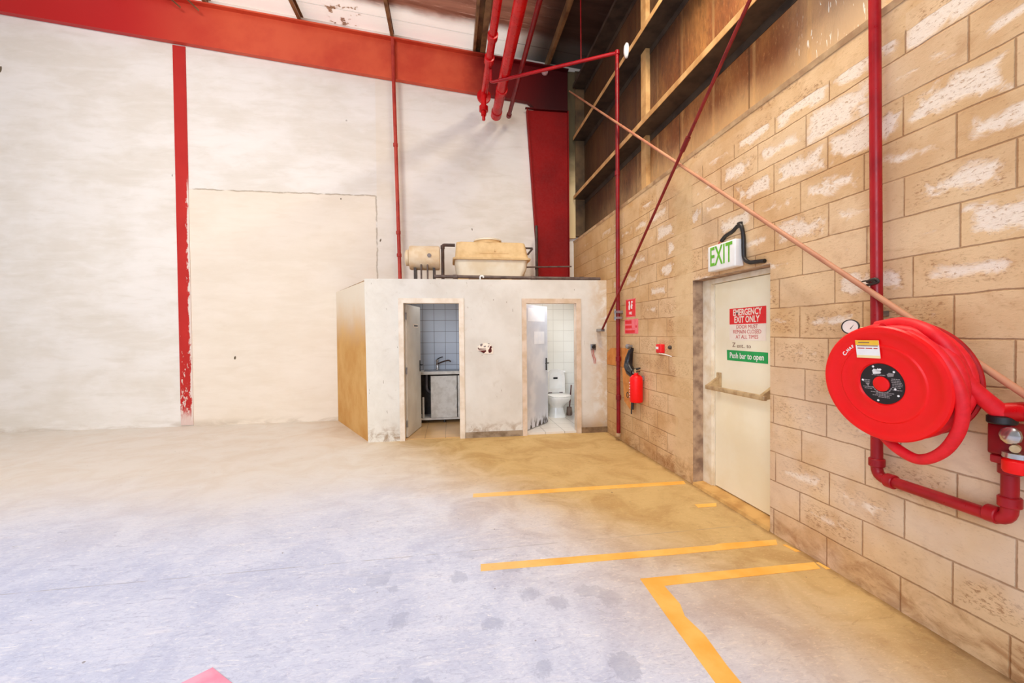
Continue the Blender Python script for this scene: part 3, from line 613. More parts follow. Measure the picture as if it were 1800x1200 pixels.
# ---- toilet pan
def toilet():
    cx, yw = 1.915, 7.795
    t = thing('toilet', (cx, 7.5, .03), 'white porcelain toilet with raised lid seen through the right doorway', 'toilet')
    def oval(bm, secs, seg=32):
        rings = []
        for z, hw, yf_, ybk in secs:
            c = (yf_ + ybk) / 2; hy = (ybk - yf_) / 2; rings.append([])
            for k in range(seg):
                a = 2 * PI * k / seg; s, co = math.sin(a), math.cos(a); e = 2.5
                rings[-1].append(bm.verts.new((cx + hw * math.copysign(abs(co) ** (2 / e), co), c + hy * math.copysign(abs(s) ** (2 / e), s), z)))
        for A, B in zip(rings, rings[1:]):
            for k in range(seg): bm.faces.new((A[k], A[(k + 1) % seg], B[(k + 1) % seg], B[k]))
        bm.faces.new(rings[0][::-1]); bm.faces.new(rings[-1])
    bm = bmesh.new()
    oval(bm, [(.03, .155, 7.33, 7.64), (.05, .152, 7.335, 7.64), (.13, .125, 7.37, 7.62), (.20, .115, 7.38, 7.62), (.26, .145, 7.30, 7.62), (.32, .185, 7.19, 7.62), (.38, .205, 7.12, 7.62), (.415, .207, 7.11, 7.62), (.42, .19, 7.13, 7.61), (.40, .15, 7.18, 7.56), (.30, .09, 7.28, 7.5)])
    bw = obj('bowl', bm, M['porc'], t)
    bm = bmesh.new(); oval(bm, [(.421, .195, 7.125, 7.56), (.436, .20, 7.12, 7.56), (.440, .19, 7.13, 7.55)]); obj('seat', bm, M['white'], t)
    bm = bmesh.new(); add_box(bm, cx - .19, cx + .19, 7.62, yw, .40, .80, .025); add_box(bm, cx - .20, cx + .20, 7.61, yw, .80, .835, .012); obj('cistern', bm, M['porc'], t)
    # raised lid leaning on the cistern
    def lidprof(w, h, z0): return [(cx + w * math.copysign(abs(math.cos(a)) ** .55, math.cos(a)), 7.58 + .02 * 0, z0 + h * .62 + h * .38 * math.sin(a)) for a in [PI * k / 14 for k in range(15)]] + [(cx - w, 7.58, z0), (cx + w, 7.58, z0)]
    ld = obj('lid', prism(lidprof(.175, .43, .445), (0, .022, 0)), M['white'], t)
    obj('lid_panel', prism([(x, 7.578, z) for x, _, z in lidprof(.12, .30, .52)], (0, -.006, 0)), M['porc'], ld)
    obj('sticker', box(cx - .045, cx + .035, 7.568, 7.5715, .695, .73), M['black'], ld)
    for s in (-1, 1): obj('seat_hinge', tube([(cx + s * .10 - .03, 7.575, .445), (cx + s * .10 + .03, 7.575, .445)], .012, 10), M['greyt'], t)
toilet()
t = thing('toilet_brush', (2.20, 7.6, .03), 'dark-handled brush leaning behind the toilet', 'brush')
obj('handle', tube([(2.16, 7.55, .10), (2.25, 7.72, .56)], .012, 10), pm('brush_brown', (110, 60, 50), (80, 40, 36), .5), t)
obj('holder', lathe([(.05, 0), (.055, .02), (.045, .14), (.04, .15)], (2.16, 7.55, .03), (0, 0, 1), 24), pm('holder_dark', (130, 104, 88), (100, 76, 62), .5), t)

# ---- sink unit
t = thing('sink_cabinet', (0, 7.7, .012), 'white sink cabinet with one door missing, in the left small room', 'cabinet')
y0, y1 = 7.40, 7.795; xl, xr = -.60, .60
bm = bmesh.new()
add_box(bm, xl, xl + .018, y0, y1, .085, .845); add_box(bm, xr - .018, xr, y0, y1, .085, .845); add_box(bm, xl, xr, y1 - .012, y1, .085, .845)
obj('carcass', bm, M['dark'], t)
obj('bottom_board', box(xl, xr, y0 - .012, y1, .068, .10), M['wood'], t)
for xx in (-.5, -.095, .5): obj('leg', lathe([(.022, 0), (.022, .01), (.016, .02), (.016, .056)], (xx, y0 + .05, .012), (0, 0, 1), 14), M['black'], t)
dr = obj('door', box(-.322, .12, y0 - .02, y0 - .002, .105, .82), M['wood'], t)
obj('end_panel', box(.135, xr, y0 - .02, y0 - .002, .105, .82), M['wood'], t)
obj('loose_panel', box(-.465, -.435, y0 - .016, y0 + .004, .101, .46), M['wood'], t)
for z in (.30, .62): obj('handle', tube([(.10, y0 - .02, z - .03), (.10, y0 - .045, z - .02), (.10, y0 - .045, z + .02), (.10, y0 - .02, z + .03)], .008, 8), M['white'], dr)
obj('waste_pipe', tube(bend([(-.40, 7.62, .84), (-.40, 7.62, .56), (-.34, 7.66, .50), (-.34, 7.77, .50)], .04), .022, 12), M['greyt'], t)
obj('sink_worktop', box(xl - .01, xr + .01, y0 - .035, 7.798, .845, .895, .004), M['wood'], label='pale worktop with a steel sink over the white cabinet', cat='worktop')
t = thing('sink_basin', (-.1, 7.68, .895), 'stainless sink set in the pale worktop', 'sink')
bm = bmesh.new(); add_box(bm, -.44, .40, 7.42, 7.78, .8955, .902, .003); obj('rim', bm, M['steel'], t)
t = thing('sink_tap', (-.20, 7.84, .903), 'chrome mixer tap with dark lever on the stainless sink', 'tap')
obj('body', lathe([(.028, 0), (.028, .01), (.022, .02), (.022, .14), (.026, .15), (.024, .18), (0, .19)], (-.22, 7.72, .9025), (0, 0, 1), 20), M['chrome'], t)
obj('spout', tube(spline([(-.22, 7.71, 1.0), (-.12, 7.65, 1.045), (-.02, 7.59, 1.07), (.02, 7.57, 1.05)]), .013, 12), M['bpipe'], t)
obj('lever', tube([(-.22, 7.72, 1.085), (-.15, 7.67, 1.125), (-.12, 7.65, 1.13)], .009, 10), M['black'], t)

# ---- things on the slab
zs = 2.326
t = thing('water_tank', (.7, 7.2, zs), 'dusty cream plastic water tank with round hatch on the roof of the small rooms', 'water tank')
def rrect(x0, x1, y0, y1, r, z, seg=6):
    out = []
    for cx, cy, a0 in ((x1 - r, y1 - r, 0), (x0 + r, y1 - r, PI / 2), (x0 + r, y0 + r, PI), (x1 - r, y0 + r, 1.5 * PI)):
        for k in range(seg + 1): a = a0 + PI / 2 * k / seg; out.append((cx + r * math.cos(a), cy + r * math.sin(a), z))
    return out
def loft(secs):
    bm = bmesh.new(); R_ = [[bm.verts.new(p) for p in s] for s in secs]; n = len(R_[0])
    for A, B in zip(R_, R_[1:]):
        for k in range(n): bm.faces.new((A[k], A[(k + 1) % n], B[(k + 1) % n], B[k]))
    bm.faces.new(R_[0][::-1]); bm.faces.new(R_[-1]); return bm
ty0, ty1 = 6.92, 7.55
obj('body', loft([rrect(.19, 1.20, ty0 + .1, ty1 - .1, .12, 2.44), rrect(.14, 1.25, ty0 + .05, ty1 - .05, .12, 2.48), rrect(.12, 1.29, ty0 + .03, ty1 - .03, .10, 2.60), rrect(.105, 1.305, ty0 + .015, ty1 - .015, .08, 2.735)]), M['tankw'], t)
obj('rim', loft([rrect(.075, 1.345, ty0 - .02, ty1 + .02, .08, 2.735), rrect(.07, 1.35, ty0 - .025, ty1 + .025, .08, 2.745), rrect(.07, 1.35, ty0 - .025, ty1 + .025, .08, 2.765), rrect(.085, 1.335, ty0 - .01, ty1 + .01, .08, 2.775)]), M['tankt'], t)
obj('lid', loft([rrect(.10, 1.32, ty0, ty1, .08, 2.775), rrect(.11, 1.31, ty0 + .01, ty1 - .01, .08, 2.80), rrect(.125, 1.265, ty0 + .035, ty1 - .035, .07, 3.00), rrect(.135, 1.25, ty0 + .05, ty1 - .05, .06, 3.025), rrect(.17, 1.21, ty0 + .1, ty1 - .1, .06, 3.04)]), M['tankt'], t)
obj('hatch_collar', lathe([(.25, 0), (.25, .02), (.22, .03), (.22, .05)], (.66, 7.22, 3.03), (0, 0, 1), 40), M['tankt'], t)
obj('hatch_cover', lathe([(.215, 0), (.235, .004), (.235, .025), (.21, .036), (0, .045)], (.66, 7.22, 3.08), (0, 0, 1), 40), M['tankw'], t)
bm = bmesh.new(); add_box(bm, .42, .45, ty0 + .012, ty0 + .03, 2.82, 2.86); add_box(bm, .50, .98, ty0 + .008, ty0 + .03, 2.835, 2.855, .004); add_box(bm, .74, .765, ty0 + .0, ty0 + .03, 2.87, 2.91, .004); obj('moulded_rib', bm, M['tankt'], t)
for xx in (.24, .95): obj('foot', box(xx - .09, xx + .09, ty0 + .1, ty1 - .1, zs, 2.44, .01), M['tankt'], t)
t = thing('water_heater', (-.38, 7.1, zs), 'cream horizontal cylinder water heater left of the tank', 'water heater')
obj('cylinder', lathe([(.165, -.245), (.185, -.24), (.195, -.22), (.195, .22), (.185, .24), (.165, .245)], (-.38, 7.1, 2.775), (1, 0, 0), 44), M['heater'], t)
obj('end_cover', lathe([(.10, 0), (.13, .012), (.13, .05), (.09, .07), (0, .075)], (-.624, 7.1, 2.775), (-1, 0, 0), 36), M['heater'], t)
bm = bmesh.new(); add_lathe(bm, [(.03, 0), (.032, .008), (.026, .012), (0, .012)], (-.30, 6.903, 2.785), (0, -1, 0), 20); obj('dial', bm, M['greyt'], t)
for xx in (-.53, -.23): obj('stand', box(xx - .02, xx + .02, 6.98, 7.22, zs, 2.60), M['dark'], t)
for xx in (-.43, -.33): obj('water_pipe', tube([(xx, 6.96, zs + .002), (xx, 6.96, 2.65)], .014, 10), M['gpipe'], t)
t = thing('overflow_pipe', (-.09, 7.0, zs), 'dark pipe rising between heater and tank and turning into the tank', 'pipe')
pipe('pipe', [(-.09, 7.06, zs), (-.09, 7.06, 2.985), (.11, 7.06, 2.985)], .026, M['bpipe'], t, .035); coupling((-.09, 7.06, 2.95), (0, 0, 1), .034, .06, M['bpipe'], t, 'elbow')
t = thing('inlet_pipe', (1.35, 7.1, 2.9), 'short forked dark pipe on the right end of the tank', 'pipe')
pipe('pipe', [(1.285, 7.1, 2.97), (1.41, 7.1, 2.97)], .016, M['bpipe'], t); pipe('prop', [(1.41, 7.1, 2.965), (1.325, 7.1, 2.86)], .016, M['bpipe'], t)
t = thing('roof_pipe', (1.0, 6.42, zs), 'grey pipe lying along the front edge of the slab above both doors', 'pipe')
pipe('pipe', [(-.21, 6.42, 2.388), (2.35, 6.42, 2.375)], .024, M['gpipe'], t)
for xx in (.1, 1.28, 2.05): coupling((xx, 6.42, 2.385 - .005 * xx), (1, 0, 0), .032, .07, M['gpipe'], t)
obj('tap', tube(spline([(.47, 6.40, 2.33), (.47, 6.38, 2.385), (.505, 6.38, 2.395), (.52, 6.38, 2.37)]), .014, 10), M['white'], t)
t = thing('roof_pipe', (1.61, 7.6, zs), 'dark upright pipe beside the red column on the slab', 'pipe')
pipe('pipe', [(1.585, 7.6, zs), (1.585, 7.6, 3.48)], .026, M['bpipe'], t); pipe('cross_pipe', [(1.30, 7.55, 2.72), (2.22, 7.55, 2.745)], .014, M['gpipe'], t)
coupling((1.585, 7.6, 2.72), (0, 0, 1), .034, .06, M['bpipe'], t)

# ---- fittings on the booth front
t = thing('switch_plate', (.51, yb - .01, 1.25), 'broken white switch plate with dark red holes between the two doors', 'switch')
def flat(pts, y, m, name, par, th=.006): return obj(name, prism([(x, y, z) for x, z in pts], (0, th, 0)), m, par)
c0, z0 = .52, 1.305
def q(pts, k=.0071): return [(c0 + (x - 690) * k / 20, z0 - (y - 640) * k / 20) for x, y in pts]
K = .1355
def q(pts): return [(c0 + (x - 690) / 20 / 119.3, z0 + .006 - (y - 640) / 20 / 119.3) for x, y in pts]
flat(q([(420, 560), (500, 520), (580, 470), (720, 440), (900, 520), (960, 640), (960, 820), (660, 815), (560, 760), (430, 690)]), yb - .008, M['cream'], 'plate', t, .0075)
flat(q([(440, 570), (470, 630), (720, 640), (730, 655), (470, 668), (438, 650)]), yb - .011, M['hole'], 'hole', t, .0025)
flat(q([(450, 705), (720, 690), (730, 730), (660, 790), (620, 795), (540, 735)]), yb - .011, M['hole'], 'hole', t, .0025)
flat(q([(860, 560), (920, 540), (930, 600), (905, 640), (925, 690), (915, 760), (860, 790), (810, 770), (800, 690), (840, 640)]), yb - .011, M['hole'], 'hole', t, .0025)
for pts in ([(520, 480), (590, 455), (610, 500), (560, 560), (520, 540)], [(640, 550), (710, 530), (720, 570), (650, 590)], [(800, 450), (840, 450), (850, 475), (800, 480)], [(780, 570), (830, 520), (850, 530), (800, 600)]):
    flat(q(pts), yb - .0105, M['greyt'], 'fragment', t, .002)
t = thing('junction_box', (2.175, yb - .02, 1.25), 'small grey box with loose red wires right of the toilet door', 'junction box')
bm = bmesh.new(); add_box(bm, 2.135, 2.215, yb - .03, yb - .0005, 1.27, 1.36, .006); obj('box', bm, M['steel'], t)
obj('socket_face', lathe([(.028, 0), (.03, .006), (.02, .012), (0, .008)], (2.175, yb - .03, 1.318), (0, -1, 0), 20), M['black'], t)
for a, b in ((2.15, 2.19), (2.175, 2.215)): obj('wire', tube(spline([(a, yb - .02, 1.28), (a + .005, yb - .022, 1.2), (b - .01, yb - .02, 1.13), (b, yb - .015, 1.06)]), .005, 8), M['wirer'], t)

# ------------------------------------------------------------------ emergency exit door
XD = 2.535
t = thing('door_3', (XD, 3.42, 0), 'cream steel emergency exit door set in the block wall', kind='structure')
fx0, fx1 = 2.508, 2.60
fy0, fy1 = dy0 + .002, dy1 - .006
fw = .155
bm = bmesh.new(); add_prism(bm, [(fx0, fy1, .0), (fx0, fy1 - fw + .02, .0), (fx0, fy1 - fw + .02, 1.985), (fx0, fy0 + .06, 1.985), (fx0, fy0 + .06, 0), (fx0, fy0, 0), (fx0, fy0, dz1 - .008), (fx0, fy1, dz1 - .008)], (fx1 - fx0, 0, 0))
add_box(bm, fx0 + .02, fx1, fy1 - fw, fy1 - fw + .02, .0, 1.99)
obj('door_frame', bm, M['framep'], t)
lf = obj('door_leaf', box(XD, XD + .045, fy0 + .062, fy1 - fw - .004, .045, 1.98), M['doorp'], t)
obj('trim_3', prism([(XW - .012, dy0 + .001, 0), (XW - .012, dy1 - .006, 0), (XW - .006, dy1 - .006, .03), (XW - .006, dy0 + .001, .03)], (.0, 0, 0.0001)) if False else prism([(XW - .01, dy1 - .006, 0), (XW + .0, dy1 - .006, .025), (2.62, dy1 - .006, .04), (2.62, dy1 - .006, 0)], (0, -(dy1 - dy0) + .008, 0)), M['sill'], label='sandy concrete threshold of the exit door', kind='structure')
# panic bar (part of the door)
pb = thing('panic_bar', (2.42, 3.33, 1.0), None); pb.parent = t; pb.location = V((2.42, 3.33, 1.0)) - t.location
bx = 2.415
for yy in (3.70, 3.00):
    bm = bmesh.new(); add_box(bm, XD - .022, XD - .0005, yy - .026, yy + .026, .99, 1.14, .005)
    add_prism(bm, [(XD - .02, yy - .016, 1.10), (XD - .02, yy - .016, 1.0), (bx - .012, yy - .016, .985), (bx - .012, yy - .016, 1.025)], (0, .032, 0))
    obj('bracket', bm, M['brass'], pb)
bm = bmesh.new(); add_box(bm, bx - .016, bx + .016, 2.965, 3.735, .985, 1.025, .008); obj('push_bar', bm, M['brass'], pb)
# signs on the door
sx = XD - .0015
t = thing('warning_sign', (sx, 3.335, 1.45), 'red and white EMERGENCY EXIT ONLY sign on the cream exit door', 'sign')
sy0, sy1 = 3.558, 3.106
obj('sheet', box(sx - .001, sx + .001, sy1, sy0, 1.448, 1.590), M['cream'], t); obj('red_panel', box(sx - .001, sx + .001, sy1, sy0, 1.590, 1.732), M['redp'], t)
cy = (sy0 + sy1) / 2; lx = sx - .0016
text('lettering', 'EMERGENCY', .078, (lx, cy, 1.692), RX, UP, M['cream'], t, .80, .0018); text('lettering', 'EXIT ONLY', .078, (lx, cy + .005, 1.628), RX, UP, M['cream'], t, .80, .0018)
for s, z, w in (('DOOR MUST', 1.565, 1.), ('REMAIN CLOSED', 1.522, 1.), ('AT ALL TIMES', 1.478, 1.)): text('lettering', s, .047, (lx, cy, z), RX, UP, M['redt'], t, .98, .0)
tz = thing('door_writing', (sx, 3.4, 1.39), 'faint brown handwriting between the two signs on the exit door', 'writing')
text('lettering', 'Z', .055, (sx, 3.50, 1.405), RX, UP, M['brownt'], tz, 1.2, .0004, lift=.0005); text('lettering', 'ent.. to', .05, (sx, 3.37, 1.398), RX, UP, M['brownt'], tz, 1.25, -.0002, lift=.0005)
t = thing('push_sign', (sx, 3.345, 1.25), 'green Push bar to open sign above the panic bar', 'sign')
obj('panel', prism([(sx, 3.598, 1.358), (sx, 3.085, 1.353), (sx, 3.085, 1.262), (sx, 3.594, 1.264)], (.001, 0, 0)), M['green'], t)
text('lettering', 'Push bar to open', .072, (sx - .0006, 3.342, 1.309), RX, (0, .006, 1), M['whitep'], t, .86, .0008)

# exit box sign above the door
t = thing('exit_sign', (2.36, 3.49, 2.08), 'white box EXIT sign with green letters above the door', 'exit sign')
ex = 2.318
obj('housing', box(ex, XW - .0005, 3.187, 3.56, 2.062, 2.287, .012), M['white'], t)
text('lettering', 'EXIT', .235, (ex - .0012, 3.374, 2.180), RX, UP, M['greent'], t, .64, .003)
t = thing('power_cable', (2.38, 3.2, 2.1), 'thick black cable looping over the EXIT sign to the door head', 'cable')
obj('conduit', tube(spline([(2.385, 3.46, 2.325), (2.383, 3.40, 2.355), (2.378, 3.30, 2.372), (2.378, 3.235, 2.40), (2.378, 3.19, 2.385), (2.378, 3.168, 2.30), (2.378, 3.165, 2.20), (2.378, 3.155, 2.12), (2.378, 3.10, 2.078), (2.378, 3.02, 2.068), (2.378, 2.93, 2.06)]), .016, 12), M['black'], t)
obj('wire', tube(spline([(2.38, 3.46, 2.322), (2.385, 3.49, 2.318), (2.385, 3.51, 2.294)]), .006, 8), M['wirer'], t)
obj('cable_clip', box(2.375, 2.3995, 3.20, 3.245, 2.385, 2.43, .005), M['black'], t)

# ------------------------------------------------------------------ signs, extinguisher, clutter in the corner
sx = XW - .002
t = thing('fire_sign', (sx, 5.4, 1.72), 'small red sign with white pictogram right of the riser pipe, upper of two', 'sign')
obj('panel', box(sx, sx + .0015, 5.245, 5.55, 1.735, 1.975), M['redp'], t)
bm = bmesh.new()
for (a0, a1, b0, b1) in ((5.245, 5.55, 1.963, 1.975), (5.245, 5.55, 1.735, 1.745), (5.538, 5.55, 1.735, 1.975), (5.245, 5.257, 1.735, 1.975)): add_box(bm, sx - .0006, sx, a0, a1, b0, b1)
obj('border', bm, M['pinkp'], t)
def blob(pts): return [(sx - .001, 5.55 - u * .305, 1.735 + v * .24) for u, v in pts]
bm = bmesh.new()
for pts in ([(.30, .42), (.42, .40), (.46, .55), (.44, .62), (.46, .72), (.44, .86), (.36, .90), (.28, .84), (.34, .72), (.28, .60)], [(.54, .46), (.68, .44), (.66, .56), (.72, .64), (.64, .74), (.74, .82), (.66, .90), (.56, .86), (.60, .74), (.52, .62)]): add_prism(bm, blob(pts), (.0008, 0, 0))
obj('pictogram', bm, M['whitep'], t)
text('lettering', 'FIRE', .052, (sx - .001, 5.397, 1.785), RX, UP, M['whitep'], t, 1., .001)
t = thing('fire_sign', (sx, 5.38, 1.5), 'pinkish red sign with worn white bands, lower of two beside the riser', 'sign')
obj('panel', box(sx, sx + .0015, 5.17, 5.59, 1.512, 1.706), M['pinkp'], t)
bm = bmesh.new()
for a0, a1, b0, b1 in ((5.57, 5.37, 1.645, 1.69), (5.57, 5.36, 1.585, 1.622), (5.25, 5.21, 1.59, 1.62), (5.57, 5.27, 1.522, 1.56)): add_box(bm, sx - .0006, sx, min(a0, a1), max(a0, a1), b0, b1)
obj('band', bm, M['redp'], t)
t = thing('fire_extinguisher', (2.30, 5.02, .655), 'red fire extinguisher hung low on the block wall', 'fire extinguisher')
ec = (2.30, 5.02)
obj('cylinder', lathe([(.055, 0), (.074, .006), (.08, .02), (.08, .285), (.074, .315), (.05, .34), (.026, .352), (.024, .37)], (ec[0], ec[1], .655), (0, 0, 1), 36), M['reel'], t)
obj('valve', lathe([(.022, 0), (.026, .01), (.026, .04), (.014, .05), (.012, .06)], (ec[0], ec[1], 1.022), (0, 0, 1), 18), M['brass'], t)
bm = bmesh.new(); add_prism(bm, [(ec[0] - .012, ec[1] + .03, 1.05), (ec[0] - .012, ec[1] - .10, 1.085), (ec[0] - .012, ec[1] - .10, 1.098), (ec[0] - .012, ec[1] + .03, 1.078)], (.024, 0, 0)); add_prism(bm, [(ec[0] - .012, ec[1] + .0, 1.03), (ec[0] - .012, ec[1] - .09, 1.045), (ec[0] - .012, ec[1] - .09, 1.055), (ec[0] - .012, ec[1] + .0, 1.042)], (.024, 0, 0)); obj('handle', bm, M['black'], t)
obj('discharge_hose', tube(spline([(ec[0], ec[1] + .02, 1.05), (ec[0] - .02, ec[1] + .09, 1.04), (ec[0] - .01, ec[1] + .105, .95), (ec[0] + .0, ec[1] + .10, .75), (ec[0], ec[1] + .10, .55)]), .011, 10), M['black'], t)
bm = bmesh.new()
for k in range(6): add_box(bm, ec[0] - .079 - .003, ec[0] - .073, ec[1] + .012, ec[1] + .018 + .008 * (k % 2), .72 + k * .035, .735 + k * .035)
obj('print', bm, M['whitep'], t)
obj('wall_hook', box(2.375, 2.3995, 5.0, 5.04, .93, .985, .003), M['steel'], t)
t = thing('call_point', (2.38, 4.55, 1.29), 'small red fire call point on the block wall left of the exit door', 'call point')
bm = bmesh.new(); add_box(bm, 2.345, XW - .0005, 4.485, 4.60, 1.292, 1.392, .012); obj('housing', bm, M['redp'], t)
obj('glass_panel', box(2.342, 2.3455, 4.535, 4.595, 1.335, 1.362), M['whitep'], t)
obj('cover_arm', tube([(2.35, 4.53, 1.288), (2.37, 4.42, 1.28), (2.392, 4.33, 1.262)], .005, 8), M['whitep'], t)
obj('conduit_stub', lathe([(.022, 0), (.02, .02), (.012, .03)], (2.399, 4.36, 1.36), (-1, 0, 0), 14), M['dark'], t)
# cardboard and bag
def sheet(name, pts, th, m, label, cat): return obj(name, prism(pts, th), m, label=label, cat=cat)
bm = bmesh.new(); add_prism(bm, [(2.388, 6.24, 1.05), (2.388, 6.24, 1.22), (2.386, 6.08, 1.30), (2.385, 5.70, 1.315), (2.384, 5.33, 1.31), (2.385, 5.42, 1.13), (2.386, 5.50, 1.05)], (.008, 0, 0)); add_prism(bm, [(2.364, 5.80, 1.315), (2.364, 5.30, 1.313), (2.33, 5.33, 1.36), (2.33, 5.74, 1.335)], (.004, 0, 0)) if False else None
obj('cardboard_piece', bm, M['card'], label='torn brown cardboard behind the riser pipe, upper of two', cat='cardboard')
bm = bmesh.new(); add_prism(bm, [(2.345, 5.56, 1.05), (2.345, 5.46, 1.055), (2.335, 5.20, .97), (2.335, 5.24, .50), (2.345, 5.50, .60)], (.008, 0, 0)); cb = obj('cardboard_piece', bm, M['card'], label='narrow strip of brown cardboard with a black edge below the bag', cat='cardboard')
obj('edge_tape', prism([(2.331, 5.20, .97), (2.331, 5.222, .98), (2.331, 5.26, .47), (2.331, 5.22, .47)], (.003, 0, 0)), M['black'], cb); obj('ring_mark', lathe([(.03, 0), (.04, 0), (.04, .002), (.03, .002)], (2.336, 5.36, .70), (-1, 0, 0), 20, False), M['bpipe'], cb)
bm = bmesh.new(); P_ = []
add_tube(bm, [(2.345, 5.22, 1.325), (2.33, 5.26, 1.27), (2.325, 5.30, 1.18), (2.315, 5.30, 1.10), (2.315, 5.24, 1.04), (2.33, 5.17, .985), (2.35, 5.15, .96)], [.02, .035, .045, .062, .06, .04, .01], 14)
for v in bm.verts: v.co += V((random.uniform(-.007, .007), random.uniform(-.012, .012), random.uniform(-.012, .012)))
obj('black_bag', bm, M['bag'], label='crumpled black plastic bag hanging above the extinguisher', cat='bag')
obj('round_fitting', lathe([(.02, 0), (.02, .03), (.035, .04), (.035, .07), (.02, .085), (0, .09)], (2.3995, 5.36, 1.345), (-1, 0, 0), 18), M['steel'], label='small steel round fitting on the block wall above the cardboard', cat='fitting')

# ------------------------------------------------------------------ hose reel
a_, b_ = .10, -.13
n_ = V((-math.cos(a_) * math.cos(b_), -math.sin(a_) * math.cos(b_), math.sin(b_))); u_ = V((math.sin(a_), -math.cos(a_), 0)); v_ = n_.cross(u_)
C_ = V((2.044, 1.756, 1.266)); R_ = .28
def rp(u, v, h=0): return C_ + u_ * u + v_ * v + n_ * h
t = thing('hose_reel', C_ + V((.2, 0, -.35)), 'big bright red fire hose reel mounted on the block wall', 'hose reel')
def rlathe(prof, seg=96, caps=False, o=None):
    bm = bmesh.new(); add_lathe(bm, prof, o or C_, n_, seg, caps); return bm
fd = obj('front_disc', rlathe([(.0, -.004), (.098, -.004), (.104, .004), (.116, .006), (.128, .002), (.150, .001), (.172, .001), (.178, .005), (.186, .005), (.192, .0), (.236, .0), (.243, .005), (.262, .008), (.274, .005), (.280, -.004), (.278, -.012), (.270, -.014), (.262, -.004), (.236, -.008), (.1, -.012), (0, -.012)]), M['reel'], t)
obj('hub_label', rlathe([(.036, -.0025), (.098, -.0025), (.098, -.0035), (.036, -.0035)]), M['blackl'], fd)
obj('hub_button', rlathe([(.036, -.004), (.036, .003), (.030, .007), (0, .008)]), M['reel'], fd)
# printing on the hub label
bm = bmesh.new()
def chip(u0, u1, v0, v1, sk=0.): add_prism(bm, [rp(u0, v0, -.0022), rp(u1, v0 + sk, -.0022), rp(u1, v1 + sk, -.0022), rp(u0, v1, -.0022)], n_ * .0006)
rng = random.Random(3)
for v0, ua, ub in ((.026, .045, .080), (.018, .042, .082), (.010, .044, .088), (.002, .046, .090), (-.006, .046, .088), (-.014, .044, .082), (-.045, -.052, .05), (-.053, -.03, .04), (-.060, -.045, .03), (-.067, -.02, .03), (.012, -.088, -.05), (.004, -.084, -.052), (-.022, -.085, -.042), (-.030, -.080, -.045), (-.026, .045, .085), (.040, -.04, .02)):
    u = ua
    while u < ub:
        w = rng.uniform(.004, .012); chip(u, min(u + w, ub), v0, v0 + .004, 0); u += w + .002
obj('fine_print', bm, M['greyt'], fd)
bm = bmesh.new()
add_prism(bm, [rp(x * .001, y * .001, -.0022) for x, y in ((-34, 46), (-2, 50), (2, 55), (-24, 52), (-27, 58), (-22, 64), (-17, 68), (-10, 76), (-8, 71), (0, 75), (5, 70), (1, 64), (-6, 66), (-10, 62), (-14, 62), (-16, 56), (-30, 53), (-33, 62), (-28, 70), (-30, 72), (-37, 62))], n_ * .0006)
for (cu, cv) in ((-.031, .082), (.058, .062), (-.085, .012), (.057, -.020), (-.022, -.083), (.068, -.050)): add_lathe(bm, [(0, -.0022), (.005, -.0022), (.005, -.0012), (0, -.0008)], rp(cu, cv, 0), n_, 14, False)
obj('emblem', bm, M['whitep'], fd)
bm = bmesh.new(); add_prism(bm, [rp(x * .001, y * .001, -.0022) for x, y in ((-74, -2), (-54, 0), (-62, -18))], n_ * .0004); add_prism(bm, [rp(x * .001, y * .001, -.0022) for x, y in ((30, 36), (54, 40), (58, 54), (36, 56), (26, 48))], n_ * .0004)
for k in range(9):
    a0 = PI * (1.12 + .78 * k / 9); a1 = PI * (1.12 + .78 * (k + .8) / 9)
    add_prism(bm, [rp(.042 * math.cos(a0), .042 * math.sin(a0), -.0022), rp(.042 * math.cos(a1), .042 * math.sin(a1), -.0022), rp(.047 * math.cos(a1), .047 * math.sin(a1), -.0022), rp(.047 * math.cos(a0), .047 * math.sin(a0), -.0022)], n_ * .0004)
obj('stamp_marks', bm, M['greyt'], fd)
# curved maker's lettering, partly behind the tag
for ch, ang in (('C', 139), ('.', 135.2), ('N', 132), ('A', 127.5), ('F', 123.4)):
    A = math.radians(ang); e = V((math.cos(A), math.sin(A))); o = rp(e.x * .213, e.y * .213, .0006); xd = u_ * math.sin(A) - v_ * math.cos(A); yd = u_ * e.x + v_ * e.y
    text('lettering', ch, .026 if ch == 'C' else .019, o, xd, yd, M['pinkp'] if False else M['whitep'], fd, 1., .0008, thick=.0003)
bd = -.185
obj('back_disc', rlathe([(.0, bd), (.26, bd), (.268, bd + .006), (.277, bd + .002), (.279, bd - .006), (.26, bd - .012), (0, bd - .012)], caps=False), M['reeld'], t)
obj('drum', rlathe([(.19, -.006), (.19, bd + .004)], 64), M['reeld'], t)
coil = []
turns = 2
for k in range(turns * 40 + 1):
    A = 2 * PI * k / 40 + PI / 2; h = -.040 - (k / (turns * 40)) * .122; rr = .247 + .010 * math.sin(A * .37 + 1) + .012 * math.cos(A - .2)
    coil.append(rp(rr * math.cos(A), rr * math.sin(A), h))
obj('hose', tube(coil, .028, 14), M['hose'], t)
loop = spline([rp(.10, .235, -.045), rp(.205, .165, -.030), rp(.268, .055, -.026), rp(.287, -.06, -.028), rp(.262, -.18, -.034), rp(.195, -.29, -.040), rp(.10, -.352, -.05), rp(.01, -.335, -.062), rp(-.06, -.285, -.072), rp(-.10, -.22, -.08)], 12)
obj('loose_hose', tube(loop, .024, 14), M['hose'], t)
